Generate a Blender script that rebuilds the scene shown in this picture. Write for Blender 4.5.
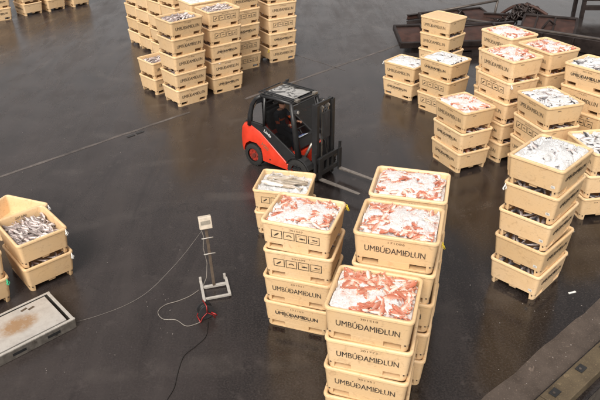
import bpy, bmesh, math, random
from mathutils import Vector, Matrix, Euler, noise
R = math.radians
random.seed(7)
sc = bpy.context.scene
for o in list(bpy.data.objects): bpy.data.objects.remove(o)
C = sc.collection

# ---------------------------------------------------------------- camera
FPX, CX, CY, PITCH, ROLL, HC = 638.93, 277.22, 180.6, R(28.885), R(1.395), 7.895
cam = bpy.data.objects.new('camera', bpy.data.cameras.new('camera')); C.objects.link(cam)
r0 = Vector((1, 0, 0)); u0 = Vector((0, math.sin(PITCH), math.cos(PITCH))); fw = Vector((0, math.cos(PITCH), -math.sin(PITCH)))
rt = math.cos(ROLL)*r0 - math.sin(ROLL)*u0; up = math.sin(ROLL)*r0 + math.cos(ROLL)*u0
m = Matrix((rt, up, -fw)).transposed().to_4x4(); m.translation = (0, 0, HC)
cam.matrix_world = m
cam.data.sensor_width = 36; cam.data.lens = FPX/600*36
cam.data.shift_x = (300-CX)/600; cam.data.shift_y = -(200-CY)/600
cam.data.clip_start = 0.1; cam.data.clip_end = 3000
sc.camera = cam

# ---------------------------------------------------------------- sky, sun, exposure (overcast)
SUN_EL, SUN_AZ = R(48), R(203)          # azimuth measured clockwise from +Y
w = bpy.data.worlds.new('World'); sc.world = w; w.use_nodes = True
nt = w.node_tree; nt.nodes.clear()
sky = nt.nodes.new('ShaderNodeTexSky'); sky.sky_type = 'NISHITA'; sky.sun_disc = False
sky.sun_elevation = SUN_EL; sky.sun_rotation = SUN_AZ; sky.dust_density = 4; sky.air_density = 1.0; sky.ozone_density = 1
hs = nt.nodes.new('ShaderNodeHueSaturation'); hs.inputs['Saturation'].default_value = 0.12
tint = nt.nodes.new('ShaderNodeMix'); tint.data_type = 'RGBA'; tint.blend_type = 'MULTIPLY'
tint.inputs[0].default_value = 1; tint.inputs[7].default_value = (1.0, 0.95, 0.905, 1)
bg = nt.nodes.new('ShaderNodeBackground'); bg.inputs[1].default_value = 0.105
wo = nt.nodes.new('ShaderNodeOutputWorld')
nt.links.new(sky.outputs[0], hs.inputs['Color']); nt.links.new(hs.outputs[0], tint.inputs[6])
nt.links.new(tint.outputs[2], bg.inputs[0]); nt.links.new(bg.outputs[0], wo.inputs[0])
sl = bpy.data.lights.new('sun', 'SUN'); sl.energy = 1.5; sl.angle = R(35); sl.color = (1.0, 0.95, 0.86)
so = bpy.data.objects.new('sun', sl); C.objects.link(so)
sd = Vector((math.sin(SUN_AZ)*math.cos(SUN_EL), math.cos(SUN_AZ)*math.cos(SUN_EL), math.sin(SUN_EL)))
so.rotation_euler = (-sd).to_track_quat('-Z', 'Y').to_euler(); so.location = (0, 0, 30)
sc.view_settings.view_transform = 'Standard'; sc.view_settings.look = 'None'
sc.view_settings.gamma = 1; sc.view_settings.use_curve_mapping = False
sc.view_settings.exposure = 0.72

# ---------------------------------------------------------------- material helpers
class NT:
    def __init__(s, name):
        s.m = bpy.data.materials.new(name); s.m.use_nodes = True; s.t = s.m.node_tree
        s.b = s.t.nodes['Principled BSDF']; s.tc = s.n('ShaderNodeTexCoord')
    def n(s, k, **kw):
        x = s.t.nodes.new(k)
        for a, b in kw.items(): setattr(x, a, b)
        return x
    def l(s, a, b): s.t.links.new(a, b)
    def noise(s, scale, detail=4, rough=.55, vec=None, dist=0):
        x = s.n('ShaderNodeTexNoise'); x.inputs['Scale'].default_value = scale; x.inputs['Detail'].default_value = detail
        x.inputs['Roughness'].default_value = rough; x.inputs['Distortion'].default_value = dist
        s.l(vec if vec is not None else s.tc.outputs['Object'], x.inputs['Vector']); return x.outputs['Fac']
    def ramp(s, fac, stops):
        x = s.n('ShaderNodeValToRGB'); e = x.color_ramp.elements
        while len(e) < len(stops): e.new(0.5)
        for i, (p, c) in enumerate(stops):
            e[i].position = p; e[i].color = (c, c, c, 1) if isinstance(c, (int, float)) else (*c, 1)
        s.l(fac, x.inputs[0]); return x.outputs[0]
    def mix(s, fac, a, b, mode='MIX'):
        x = s.n('ShaderNodeMix'); x.data_type = 'RGBA'; x.blend_type = mode
        for v, i in ((fac, 0), (a, 6), (b, 7)):
            if isinstance(v, (int, float)): x.inputs[i].default_value = v if i == 0 else (v, v, v, 1)
            elif isinstance(v, tuple): x.inputs[i].default_value = (*v, 1)
            else: s.l(v, x.inputs[i])
        return x.outputs[2]
    def math(s, op, a, b=0.0):
        x = s.n('ShaderNodeMath'); x.operation = op
        for v, i in ((a, 0), (b, 1)):
            if isinstance(v, (int, float)): x.inputs[i].default_value = v
            else: s.l(v, x.inputs[i])
        return x.outputs[0]
    def mapped(s, scale=(1, 1, 1), rot=0, src='Object'):
        x = s.n('ShaderNodeMapping'); x.inputs['Scale'].default_value = scale; x.inputs['Rotation'].default_value = (0, 0, rot)
        s.l(s.tc.outputs[src], x.inputs['Vector']); return x.outputs[0]
    def bump(s, h, strength=.3, dist=.01):
        x = s.n('ShaderNodeBump'); x.inputs['Strength'].default_value = strength; x.inputs['Distance'].default_value = dist
        s.l(h, x.inputs['Height']); s.l(x.outputs[0], s.b.inputs['Normal'])
    def col(s, v):
        if isinstance(v, tuple): s.b.inputs['Base Color'].default_value = (*v, 1)
        else: s.l(v, s.b.inputs['Base Color'])
    def rough(s, v):
        if isinstance(v, (int, float)): s.b.inputs['Roughness'].default_value = v
        else: s.l(v, s.b.inputs['Roughness'])

def simple(name, c, rough=.5, metal=0, var=.25, scale=12, dirt=None, dirtc=(.05, .035, .025), bump=0):
    t = NT(name); n = t.noise(scale, 5)
    a = t.ramp(n, [(.3, tuple(v*(1-var) for v in c)), (.7, tuple(min(1, v*(1+var*.5)) for v in c))])
    if dirt:
        d = t.ramp(t.noise(scale*.35, 6, .65), [(dirt, 0.0), (min(1, dirt+.15), 1.0)])
        a = t.mix(d, a, dirtc)
    t.col(a); t.rough(t.ramp(n, [(.3, max(0, rough-.08)), (.7, min(1, rough+.1))])); t.b.inputs['Metallic'].default_value = metal
    if bump: t.bump(t.noise(scale*5, 4), bump, .005)
    return t.m

def tub_mat(name='tub_plastic', base=(.80, .575, .335)):
    t = NT(name)
    at = t.n('ShaderNodeAttribute'); at.attribute_type = 'OBJECT'; at.attribute_name = 'shade'
    v = t.n('ShaderNodeVectorMath', operation='ADD'); t.l(t.tc.outputs['Object'], v.inputs[0]); t.l(at.outputs['Color'], v.inputs[1])
    sc2 = t.n('ShaderNodeVectorMath', operation='MULTIPLY'); sc2.inputs[1].default_value = (37, 37, 37); t.l(at.outputs['Color'], sc2.inputs[0])
    v2 = t.n('ShaderNodeVectorMath', operation='ADD'); t.l(t.tc.outputs['Object'], v2.inputs[0]); t.l(sc2.outputs[0], v2.inputs[1])
    vec = v2.outputs[0]
    c = t.mix(at.outputs['Fac'], (base[0]*.84, base[1]*.82, base[2]*.80), (min(1, base[0]*1.04), base[1]*1.05, base[2]*1.1))
    n1 = t.noise(2.2, 4, .6, vec)
    c = t.mix(t.ramp(n1, [(.35, 0.0), (.75, .55)]), c, (base[0]*.93, base[1]*.84, base[2]*.68))
    # brownish grime smears
    g = t.ramp(t.noise(7, 7, .72, vec, 1.2), [(.54, 0.0), (.72, .6)])
    c = t.mix(g, c, (.44, .26, .13))
    bl = t.ramp(t.noise(3.1, 6, .75, vec, .6), [(.66, 0.0), (.76, .55)])
    c = t.mix(bl, c, (.50, .17, .09))
    # small dark scuffs
    st = t.n('ShaderNodeMapping'); st.inputs['Scale'].default_value = (9, 9, 60); t.l(vec, st.inputs['Vector'])
    s2 = t.ramp(t.noise(1.3, 5, .7, st.outputs[0]), [(.60, 0.0), (.70, .65)])
    c = t.mix(s2, c, (.30, .18, .10))
    t.col(c); t.rough(t.ramp(n1, [(.3, .32), (.7, .5)]))
    t.b.inputs['Subsurface Weight'].default_value = 0.0
    t.bump(t.noise(45, 3, .5, vec), .12, .004)
    return t.m

M = {}
M['tub'] = tub_mat()
M['tub_rim'] = M['tub']
M['ink'] = simple('black_ink', (.02, .018, .018), .5, var=.1)
def worn_ink(name, c):
    t = NT(name); k = t.ramp(t.noise(9, 6, .75), [(.52, 0.0), (.66, .8)]); k2 = t.ramp(t.noise(70, 3, .7), [(.5, 0.0), (.62, .35)])
    x = t.mix(k, c, (.50, .34, .19)); x = t.mix(k2, x, (.50, .34, .19)); t.col(x); t.rough(.5); return t.m
M['ink'] = worn_ink('black_ink_worn', (.022, .02, .02))
M['ink_worn'] = simple('worn_brown_ink', (.20, .13, .07), .6, var=.3)
M['ink_grey'] = simple('faded_ink', (.10, .07, .045), .6, var=.3)
M['hole'] = simple('hole_shade', (.05, .03, .02), .8)
M['red'] = simple('red_paint', (.66, .045, .018), .34, var=.14, scale=5, dirt=.68, dirtc=(.22, .03, .012))
M['rim_red'] = simple('rim_paint', (.36, .035, .02), .45, var=.3, dirt=.5, dirtc=(.05, .03, .025))
M['black'] = simple('black_paint', (.022, .022, .023), .38, var=.2, scale=8)
M['dark_plastic'] = simple('dark_plastic', (.03, .03, .032), .6)
M['rubber'] = simple('rubber', (.022, .021, .020), .85, var=.3, bump=.3)
M['steel'] = simple('worn_steel', (.38, .35, .31), .38, .8, dirt=.6)
M['fork_steel'] = simple('fork_steel', (.30, .265, .235), .42, .6, dirt=.66, dirtc=(.15, .09, .05))
M['stainless'] = simple('stainless_steel', (.62, .60, .57), .32, .75, var=.15)
M['pale'] = simple('pale_painted_steel', (.50, .47, .43), .4, .2, var=.15, dirt=.7, dirtc=(.2, .12, .07))
M['seat'] = simple('seat_vinyl', (.035, .035, .04), .6)
M['white_plastic'] = simple('white_plastic', (.78, .78, .76), .4, var=.1)
M['paper'] = simple('paper', (.75, .78, .82), .7, var=.1)
M['blue'] = simple('blue_print', (.05, .12, .35), .6)
M['red_plastic'] = simple('red_plastic', (.30, .02, .02), .35, var=.1)
M['cable_white'] = simple('grey_cable', (.25, .225, .20), .5, var=.15)
M['cable_black'] = simple('black_cable', (.012, .011, .011), .5)
M['green'] = simple('green_twine', (.05, .55, .28), .6)
M['yellow'] = simple('yellow_twine', (.80, .62, .05), .6)
M['rust'] = simple('rusty_steel', (.060, .027, .020), .6, .2, var=.5, scale=3, dirt=.52, dirtc=(.05, .03, .025), bump=.5)
M['dark_rust'] = simple('dark_steel', (.030, .021, .019), .42, .3, var=.5, scale=4, dirt=.6, dirtc=(.07, .035, .022), bump=.4)
M['worn_edge'] = simple('worn_steel_edge', (.11, .092, .082), .5, .4, var=.4, scale=2)
M['cloth_navy'] = simple('navy_cloth', (.025, .028, .04), .9)
M['skin'] = simple('skin', (.58, .30, .20), .5, var=.1)
M['hair'] = simple('dark_hair', (.04, .025, .015), .7)
M['orange_red'] = simple('orange_trim', (.75, .12, .03), .5)

def glass_mat():
    t = NT('cab_glass'); t.t.nodes.remove(t.b)
    tr = t.n('ShaderNodeBsdfTransparent'); tr.inputs[0].default_value = (.30, .31, .30, 1)
    gl = t.n('ShaderNodeBsdfGlossy'); gl.inputs['Roughness'].default_value = .03; gl.inputs['Color'].default_value = (.9, .9, .9, 1)
    fr = t.n('ShaderNodeFresnel'); fr.inputs[0].default_value = 1.5; mx = t.n('ShaderNodeMixShader')
    t.l(fr.outputs[0], mx.inputs[0]); t.l(tr.outputs[0], mx.inputs[1]); t.l(gl.outputs[0], mx.inputs[2])
    t.l(mx.outputs[0], t.t.nodes['Material Output'].inputs[0]); return t.m
M['glass'] = glass_mat()
def roof_glass_glare():
    t = NT('roof_glass_glare'); n = t.noise(3, 4)
    t.col(t.ramp(t.noise(2.2, 5, .6, dist=2.5), [(.44, (.05, .048, .045)), (.52, (.36, .35, .335))])); t.rough(.12); return t.m  # pale sky glare and dark reflection smears painted into the panel colour
M['roof_glass_glare'] = roof_glass_glare()

def ice_mat(name, pink):
    t = NT(name)
    n = t.noise(5, 5, .65); f = t.noise(60, 3, .6)
    c = t.ramp(n, [(.42, (.80, .80, .80)), (.54, (.84, .76, .74) if pink else (.72, .71, .71)), (.66, (.74, .47, .40) if pink else (.56, .54, .53))])
    c = t.mix(t.ramp(f, [(.38, .65), (.55, 0.0)]), c, (.60, .54, .53) if pink else (.50, .52, .54))
    t.col(c); t.rough(.35); t.bump(t.noise(38, 5, .7), .8, .02)
    t.b.inputs['Subsurface Weight'].default_value = 0
    return t.m
M['ice_pink'] = ice_mat('crushed_ice_bloody', True)
M['ice'] = ice_mat('crushed_ice', False)

def fish_mat(name, back, side, belly, spot, rough=.3):
    t = NT(name)
    a = t.n('ShaderNodeAttribute'); a.attribute_name = 'back'
    n = t.noise(22, 4, .65); k = t.math('ADD', a.outputs['Fac'], t.math('MULTIPLY', t.math('SUBTRACT', n, .5), .45))
    c = t.ramp(k, [(.12, belly), (.42, side), (.85, back)])
    c = t.mix(t.ramp(t.noise(6, 3), [(.5, 0.0), (.72, .7)]), c, spot)
    t.col(c); t.rough(rough); t.b.inputs['Coat Weight'].default_value = .25; t.bump(t.noise(120, 2), .2, .002)
    return t.m
M['redfish'] = fish_mat('redfish_skin', (.48, .15, .09), (.68, .33, .23), (.82, .68, .61), (.78, .53, .44))
M['haddock'] = fish_mat('grey_fish_skin', (.045, .045, .055), (.34, .31, .32), (.78, .73, .71), (.42, .31, .29))
M['whitefish'] = fish_mat('pale_fish_skin', (.20, .16, .15), (.50, .43, .42), (.80, .72, .69), (.46, .30, .27))
M['cod'] = fish_mat('cod_skin', (.36, .30, .23), (.66, .61, .56), (.85, .84, .82), (.50, .42, .34))
M['eye'] = simple('fish_eye', (.02, .02, .02), .15)
M['eye_ring'] = simple('fish_eye_ring', (.75, .68, .55), .3)

def asphalt():
    t = NT('wet_asphalt')
    P = t.tc.outputs['Object']
    big = t.noise(.13, 5, .6, dist=.6); mid = t.noise(.8, 6, .62, dist=.5); fine = t.noise(28, 4, .7); grit = t.noise(90, 3, .65)
    sx = t.n('ShaderNodeSeparateXYZ'); t.l(P, sx.inputs[0])
    wetg = t.math('ADD', t.math('MULTIPLY', sx.outputs[0], .085), t.math('MULTIPLY', t.math('SUBTRACT', 10.5, sx.outputs[1]), .035))
    wetg = t.math('ADD', wetg, t.math('MULTIPLY', t.math('SUBTRACT', big, .5), 2.4))
    wetg = t.math('ADD', wetg, t.math('MULTIPLY', t.math('SUBTRACT', mid, .5), .8))
    wetk = t.ramp(t.math('ADD', wetg, .5), [(.28, 0.0), (.72, 1.0)])
    c = t.mix(wetk, t.ramp(mid, [(.3, (.021, .0165, .0158)), (.7, (.040, .0320, .0305))]), t.ramp(mid, [(.3, (.0070, .0052, .0050)), (.7, (.015, .0115, .0108))]))
    c = t.mix(t.ramp(fine, [(.45, 0.0), (.72, .6)]), c, (.060, .050, .047))
    # tyre scuffs, long faint arcs of pale dirt
    arcs = t.n('ShaderNodeTexWave'); arcs.wave_type = 'RINGS'; arcs.rings_direction = 'Z'
    arcs.inputs['Scale'].default_value = .14; arcs.inputs['Distortion'].default_value = 14; arcs.inputs['Detail'].default_value = 3; arcs.inputs['Detail Scale'].default_value = .35
    mp = t.n('ShaderNodeMapping'); mp.inputs['Location'].default_value = (3.5, -24, 0); t.l(P, mp.inputs['Vector']); t.l(mp.outputs[0], arcs.inputs['Vector'])
    a = t.ramp(arcs.outputs['Fac'], [(.90, 0.0), (1.0, 1.0)])
    a = t.math('MULTIPLY', a, t.ramp(t.noise(.5, 5, .7), [(.48, 0.0), (.70, .40)]))
    c = t.mix(a, c, (.11, .095, .085))
    # pale dried-salt blotches and specks
    b = t.ramp(t.noise(1.7, 8, .75), [(.58, 0.0), (.72, .55)])
    c = t.mix(b, c, (.085, .071, .066))
    s1 = t.n('ShaderNodeMapping'); s1.inputs['Scale'].default_value = (.9, .16, 1); s1.inputs['Rotation'].default_value = (0, 0, R(-47)); t.l(P, s1.inputs['Vector'])
    band = t.noise(1.0, 7, .66, s1.outputs[0], 1.0)
    c = t.mix(t.ramp(band, [(.46, 0.0), (.66, .40)]), c, (.055, .045, .042))
    c = t.mix(t.ramp(band, [(.30, .6), (.44, 0.0)]), c, (.012, .009, .009))
    vc = t.n('ShaderNodeTexVoronoi'); vc.feature = 'DISTANCE_TO_EDGE'; vc.inputs['Scale'].default_value = .35; vd = t.n('ShaderNodeVectorMath', operation='ADD')
    nz = t.n('ShaderNodeTexNoise'); nz.inputs['Scale'].default_value = 1.2; nz.inputs['Detail'].default_value = 6; t.l(P, nz.inputs['Vector']); t.l(P, vd.inputs[0]); t.l(nz.outputs['Color'], vd.inputs[1]); t.l(vd.outputs[0], vc.inputs['Vector'])
    crack = t.math('MULTIPLY', t.ramp(vc.outputs['Distance'], [(.0, 1.0), (.006, 0.0)]), t.ramp(t.noise(.3, 3), [(.5, 0.0), (.62, .6)]))
    c = t.mix(crack, c, (.006, .005, .005))
    vo = t.n('ShaderNodeTexVoronoi'); vo.inputs['Scale'].default_value = 3.3; t.l(P, vo.inputs['Vector'])
    sp = t.ramp(vo.outputs['Distance'], [(.03, 1.0), (.055, 0.0)])
    sp = t.math('MULTIPLY', sp, t.ramp(t.noise(1.1, 3), [(.62, 0.0), (.66, .3)]))
    c = t.mix(sp, c, (.40, .37, .34))
    t.col(c)
    wet = t.ramp(t.math('ADD', t.math('MULTIPLY', big, .6), t.math('MULTIPLY', mid, .4)), [(.40, 0.0), (.56, 1.0)])
    st = t.n('ShaderNodeMapping'); st.inputs['Scale'].default_value = (1.5, .35, 1); st.inputs['Rotation'].default_value = (0, 0, R(38)); t.l(P, st.inputs['Vector'])
    streak = t.noise(1.2, 6, .68, st.outputs[0], .8)
    rr = t.math('ADD', t.ramp(t.math('ADD', t.math('MULTIPLY', wetk, .7), t.math('MULTIPLY', wet, .3)), [(0, .30), (1, .07)]), t.math('MULTIPLY', t.math('SUBTRACT', streak, .5), .42))
    rr = t.math('ADD', rr, t.math('MULTIPLY', t.math('SUBTRACT', band, .5), .35))
    rr = t.math('MAXIMUM', rr, .06)
    rr = t.math('ADD', rr, t.math('MULTIPLY', t.math('SUBTRACT', fine, .5), .10))
    t.l(rr, t.b.inputs['Roughness'])
    t.b.inputs['Specular IOR Level'].default_value = .5
    hgt = t.math('ADD', t.math('MULTIPLY', fine, .6), t.math('MULTIPLY', grit, .5))
    hgt = t.math('ADD', hgt, t.math('MULTIPLY', mid, 2.0))
    t.bump(hgt, .16, .008)
    return t.m
M['asphalt'] = asphalt()
def concrete(name, c, dark, speck=True):
    t = NT(name); n = t.noise(2.2, 7, .68); f = t.noise(40, 4, .7)
    k = t.ramp(n, [(.32, dark), (.68, c)])
    if speck:
        k = t.mix(t.ramp(f, [(.56, 0.0), (.7, .7)]), k, tuple(min(1, x*1.9) for x in c))
        k = t.mix(t.ramp(t.noise(5, 8, .75), [(.6, 0.0), (.68, .75)]), k, tuple(min(1, x*2.2) for x in c))
    t.col(k); t.rough(t.ramp(n, [(.3, .45), (.7, .75)])); t.bump(f, .5, .01); return t.m
M['concrete'] = concrete('brown_concrete', (.095, .073, .060), (.045, .034, .028))
M['timber'] = concrete('mossy_timber', (.115, .086, .050), (.050, .036, .022))
M['timber_dark'] = concrete('dark_timber', (.05, .033, .024), (.02, .014, .011))
M['seam'] = concrete('pale_joint_and_wet_edge', (.15, .13, .12), (.05, .042, .039), False)
M['quay_wall'] = concrete('quay_wall_concrete', (.10, .085, .07), (.05, .04, .035))
def water_mat():
    t = NT('harbour_water'); t.col((.008, .014, .014)); t.rough(.06); t.bump(t.noise(1.5, 5, .6), .4, .1); return t.m
M['water'] = water_mat()
def tray_mat(cx_=1.0, cy_=-.55):
    t = NT('scale_plate'); n = t.noise(2.5, 6, .7)
    c = t.ramp(n, [(.3, (.40, .36, .33)), (.6, (.60, .57, .53))])
    g = t.n('ShaderNodeTexGradient'); g.gradient_type = 'SPHERICAL'
    mp = t.n('ShaderNodeMapping'); mp.inputs['Location'].default_value = (-cx_*2.0, -cy_*3.2, 0); mp.inputs['Scale'].default_value = (2.0, 3.2, .1)
    t.l(t.tc.outputs['Object'], mp.inputs['Vector']); t.l(mp.outputs[0], g.inputs[0])
    k = t.math('MULTIPLY', g.outputs['Fac'], t.ramp(t.noise(9, 6, .75), [(.3, .5), (.6, 1.6)]))
    c = t.mix(t.ramp(k, [(.15, 0.0), (.75, .9)]), c, (.40, .24, .12))
    c = t.mix(t.ramp(t.noise(14, 7, .75), [(.62, 0.0), (.72, .7)]), c, (.22, .16, .12))
    t.col(c); t.rough(.35); t.b.inputs['Metallic'].default_value = .35; return t.m

# ---------------------------------------------------------------- mesh helpers
class MB:
    def __init__(s): s.v = []; s.f = []; s.mi = []; s.cur = 0; s.attr = []
    def add(s, vs, fs, T=None):
        b = len(s.v)
        s.v += [tuple(T @ Vector(p)) if T is not None else tuple(p) for p in vs]
        s.f += [tuple(b+i for i in f) for f in fs]; s.mi += [s.cur]*len(fs)
    def box(s, c, d, rot=None, taper=1.0):
        x, y, z = d[0]/2, d[1]/2, d[2]/2
        vs = [(sx*x*(taper if sz > 0 else 1), sy*y*(taper if sz > 0 else 1), sz*z) for sz in (-1, 1) for sy in (-1, 1) for sx in (-1, 1)]
        T = Matrix.Translation(c) @ (Euler(rot).to_matrix().to_4x4() if rot else Matrix())
        s.add(vs, [(0, 2, 3, 1), (4, 5, 7, 6), (0, 1, 5, 4), (2, 6, 7, 3), (0, 4, 6, 2), (1, 3, 7, 5)], T)
        return s
    def hexa(s, p): s.add(p, [(0, 3, 2, 1), (4, 5, 6, 7), (0, 1, 5, 4), (1, 2, 6, 5), (2, 3, 7, 6), (3, 0, 4, 7)]); return s
    def loft(s, rings, cap0=True, cap1=True, closed=False):
        n = len(rings[0]); b = len(s.v)
        for r in rings: s.v += [tuple(p) for p in r]
        m_ = len(rings)
        for i in range(m_-1 + (1 if closed else 0)):
            i2 = (i+1) % m_
            for j in range(n):
                s.f.append((b+i*n+j, b+i*n+(j+1) % n, b+i2*n+(j+1) % n, b+i2*n+j)); s.mi.append(s.cur)
        if cap0: s.f.append(tuple(b+j for j in reversed(range(n)))); s.mi.append(s.cur)
        if cap1: s.f.append(tuple(b+(m_-1)*n+j for j in range(n))); s.mi.append(s.cur)
        return s
    def tube(s, pts, r, n=8, caps=True):
        pts = [Vector(p) for p in pts]; rings = []; prev = None
        for i, p in enumerate(pts):
            d = (pts[min(i+1, len(pts)-1)] - pts[max(i-1, 0)]).normalized()
            if prev is None:
                a = Vector((0, 0, 1)) if abs(d.z) < .9 else Vector((1, 0, 0)); u = d.cross(a).normalized()
            else: u = (prev - d*prev.dot(d)).normalized()
            prev = u; v = d.cross(u); rr = r[i] if isinstance(r, (list, tuple)) else r
            rings.append([p + (u*math.cos(2*math.pi*k/n) + v*math.sin(2*math.pi*k/n))*rr for k in range(n)])
        return s.loft(rings, caps, caps)
    def cyl(s, c, r, h, axis='z', n=20, r2=None):
        ax = {'x': Vector((1, 0, 0)), 'y': Vector((0, 1, 0)), 'z': Vector((0, 0, 1))}[axis] if isinstance(axis, str) else axis
        c = Vector(c); return s.tube([c-ax*h/2, c+ax*h/2], [r, r if r2 is None else r2], n)
    def prism(s, poly, y0, y1, plane='xz'):
        def P(a, b, y): return (a, y, b) if plane == 'xz' else ((a, b, y) if plane == 'xy' else (y, a, b))
        n = len(poly); vs = [P(a, b, y0) for a, b in poly] + [P(a, b, y1) for a, b in poly]
        s.add(vs, [tuple(range(n))[::-1], tuple(range(n, 2*n))] + [(i, (i+1) % n, n+(i+1) % n, n+i) for i in range(n)]); return s
    def torus(s, c, R1, r, axis='z', n=24, k=8, T=None):
        rings = []
        for i in range(n):
            a = 2*math.pi*i/n; ring = []
            for j in range(k):
                b = 2*math.pi*j/k; q = (R1+r*math.cos(b)); x, y, z = q*math.cos(a), q*math.sin(a), r*math.sin(b)
                p = {'z': (x, y, z), 'y': (x, z, y), 'x': (z, x, y)}[axis]
                ring.append(Vector(c) + Vector(p))
            rings.append(ring)
        return s.loft(rings, False, False, True)
    def mesh(s, name, mats, smooth=False):
        me = bpy.data.meshes.new(name); me.from_pydata(s.v, [], s.f)
        if not isinstance(mats, (list, tuple)): mats = [mats]
        for m_ in mats: me.materials.append(m_)
        me.polygons.foreach_set('material_index', s.mi)
        bm = bmesh.new(); bm.from_mesh(me); bmesh.ops.recalc_face_normals(bm, faces=bm.faces); bm.to_mesh(me); bm.free()
        if smooth is not False:
            me.polygons.foreach_set('use_smooth', [True]*len(me.polygons))
            if smooth is not True: me.set_sharp_from_angle(angle=R(smooth))
        return me
    def build(s, name, mats, parent=None, smooth=False, bevel=0, loc=None, rot=None):
        return obj(name, s.mesh(name, mats, smooth), parent, bevel, loc, rot)
def obj(name, me, parent=None, bevel=0, loc=None, rot=None):
    o = bpy.data.objects.new(name, me); C.objects.link(o)
    if parent: o.parent = parent
    if loc is not None: o.location = loc
    if rot is not None: o.rotation_euler = rot
    if bevel:
        b = o.modifiers.new('bevel', 'BEVEL'); b.width = bevel; b.segments = 2; b.limit_method = 'ANGLE'; b.angle_limit = R(35)
    return o
def empty(name, loc=(0, 0, 0), rz=0.0, rot=None):
    o = bpy.data.objects.new(name, None); C.objects.link(o); o.location = loc; o.rotation_euler = rot if rot else (0, 0, rz); o.empty_display_size = .2
    return o
def tag(o, label=None, cat=None, group=None, kind=None):
    if label: o['label'] = label
    if cat: o['category'] = cat
    if group: o['group'] = group
    if kind: o['kind'] = kind
    return o
def rrect(hx, hy, r, z, n=5):
    pts = []
    for cx, cy, a0 in ((hx-r, hy-r, 0), (-hx+r, hy-r, 90), (-hx+r, -hy+r, 180), (hx-r, -hy+r, 270)):
        for i in range(n+1):
            a = R(a0+90*i/n); pts.append((cx+r*math.cos(a), cy+r*math.sin(a), z))
    return pts

def gp(px, py, z=0.0):
    u = (px-CX)/FPX; v = -(py-CY)/FPX; d = rt*u+up*v+fw; t_ = (z-HC)/d.z
    return Vector((d.x*t_, d.y*t_, z))

# ---------------------------------------------------------------- setting
QA = Vector((3.89, 7.03)); QD = Vector((math.cos(R(38.3)), math.sin(R(38.3)))); QN = Vector((QD.y, -QD.x))   # quay edge line, outward normal
def qp(s_, n_, z=0): p = QA + QD*s_ + QN*n_; return (p.x, p.y, z)
g = MB(); g.add([qp(-700, 0.55), qp(900, 0.55), qp(900, -900), qp(-700, -900)], [(0, 1, 2, 3)])
tag(g.build('ground', M['asphalt']), kind='structure')
# concrete margin along the quay edge, ragged asphalt side
rg = MB(); top = []; bot = []
for i in range(0, 140):
    s_ = -12 + i*.25
    wob = .035*noise.noise(Vector((s_*1.3, 0, 0))) + .02*noise.noise(Vector((s_*5, 2, 0)))
    top.append(qp(s_, -.50+wob-.012*(s_) , .004)); bot.append(qp(s_, 0.02, .004))
n_ = len(top); rg.add(top+bot, [(i, i+1, n_+i+1, n_+i) for i in range(n_-1)])
tag(rg.build('quay_margin', M['concrete']), kind='structure')
b = MB(); b.add([qp(-700, .56, .02), qp(900, .56, .02), qp(900, .56, -6), qp(-700, .56, -6)], [(0, 1, 2, 3)])
tag(b.build('quay_wall_face', M['quay_wall']), kind='structure')
wtr = MB(); wtr.add([qp(-700, .3, -3.2), qp(900, .3, -3.2), qp(900, 1200, -3.2), qp(-700, 1200, -3.2)], [(0, 1, 2, 3)])
tag(wtr.build('water', M['water']), kind='structure')
# joint line across the yard
def ribbon(pts, w_, z, name, mat, jit=.02):
    mb = MB(); a = []; c = []
    for i, p in enumerate(pts):
        p = Vector(p); d = (Vector(pts[min(i+1, len(pts)-1)])-Vector(pts[max(i-1, 0)])).normalized(); nn = Vector((-d.y, d.x))
        k = w_*(1+.5*noise.noise(Vector((i*.37, w_, 0)))); o_ = nn*jit*noise.noise(Vector((i*.21, 5, 0)))*3
        q = p+o_+nn*k/2; a.append((q.x, q.y, z)); q = p+o_-nn*k/2; c.append((q.x, q.y, z))
    n = len(a); mb.add(a+c, [(i, i+1, n+i+1, n+i) for i in range(n-1)])
    return mb.build(name, mat)
def line(p, q, n): return [(p[0]+(q[0]-p[0])*i/n, p[1]+(q[1]-p[1])*i/n) for i in range(n+1)]
tag(ribbon(line((-10.5, 12.0), (-2.75, 19.0), 60), .11, .004, 'joint_and_wet_edge', M['seam'], .012), kind='structure')
tag(ribbon(line((-1.0, 20.0), (9.5, 29.6), 60), .11, .004, 'joint_and_wet_edge', M['seam'], .012), kind='structure')
tag(ribbon(line((.0, 25.6), (2.6, 22.6), 30), .035, .004, 'joint_and_wet_edge', M['seam'], .012), kind='structure')  # not a joint: pale strip put along the edge of the wet, reflecting ground
# timber kerb on the quay edge with black iron plates
kb = empty('quay_kerb', qp(0, .27), R(38.3))
tag(kb, 'mossy brown timber kerb with black iron plates along the quay edge', 'kerb')
t = MB()
for i in range(-4, 9):
    t.box((i*3.0+1.5, 0, .09), (2.985, .34, .18))
t.build('beam', M['timber'], kb, bevel=.012)
for i in range(-6, 26):
    x = .22+i*.775
    if -1 < x < 22 or True:
        p = MB(); p.box((x, .05, .19), (.17, .12, .02)); pl = p.build('iron_plate', M['black'], kb, bevel=.004)
        bo = MB(); bo.cyl((x-.03, .05, .206), .022, .014, n=6); bo.build('bolt', M['worn_edge'], pl)
fl_ = empty('fender_beam', qp(0, .82, -.5), R(38.3))
tag(fl_, 'dark lower timber fender beam hung outside the quay kerb', 'fender')
t = MB()
for i in range(-3, 6): t.box((i*4+2, 0, .0), (3.97, .30, .34))
t.build('beam', M['timber_dark'], fl_, bevel=.015)
t = MB()
for i in range(-6, 12): t.box((i*2+.6, -.19, .12), (.08, .1, .5))
t.build('bracket', M['rust'], fl_)

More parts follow.
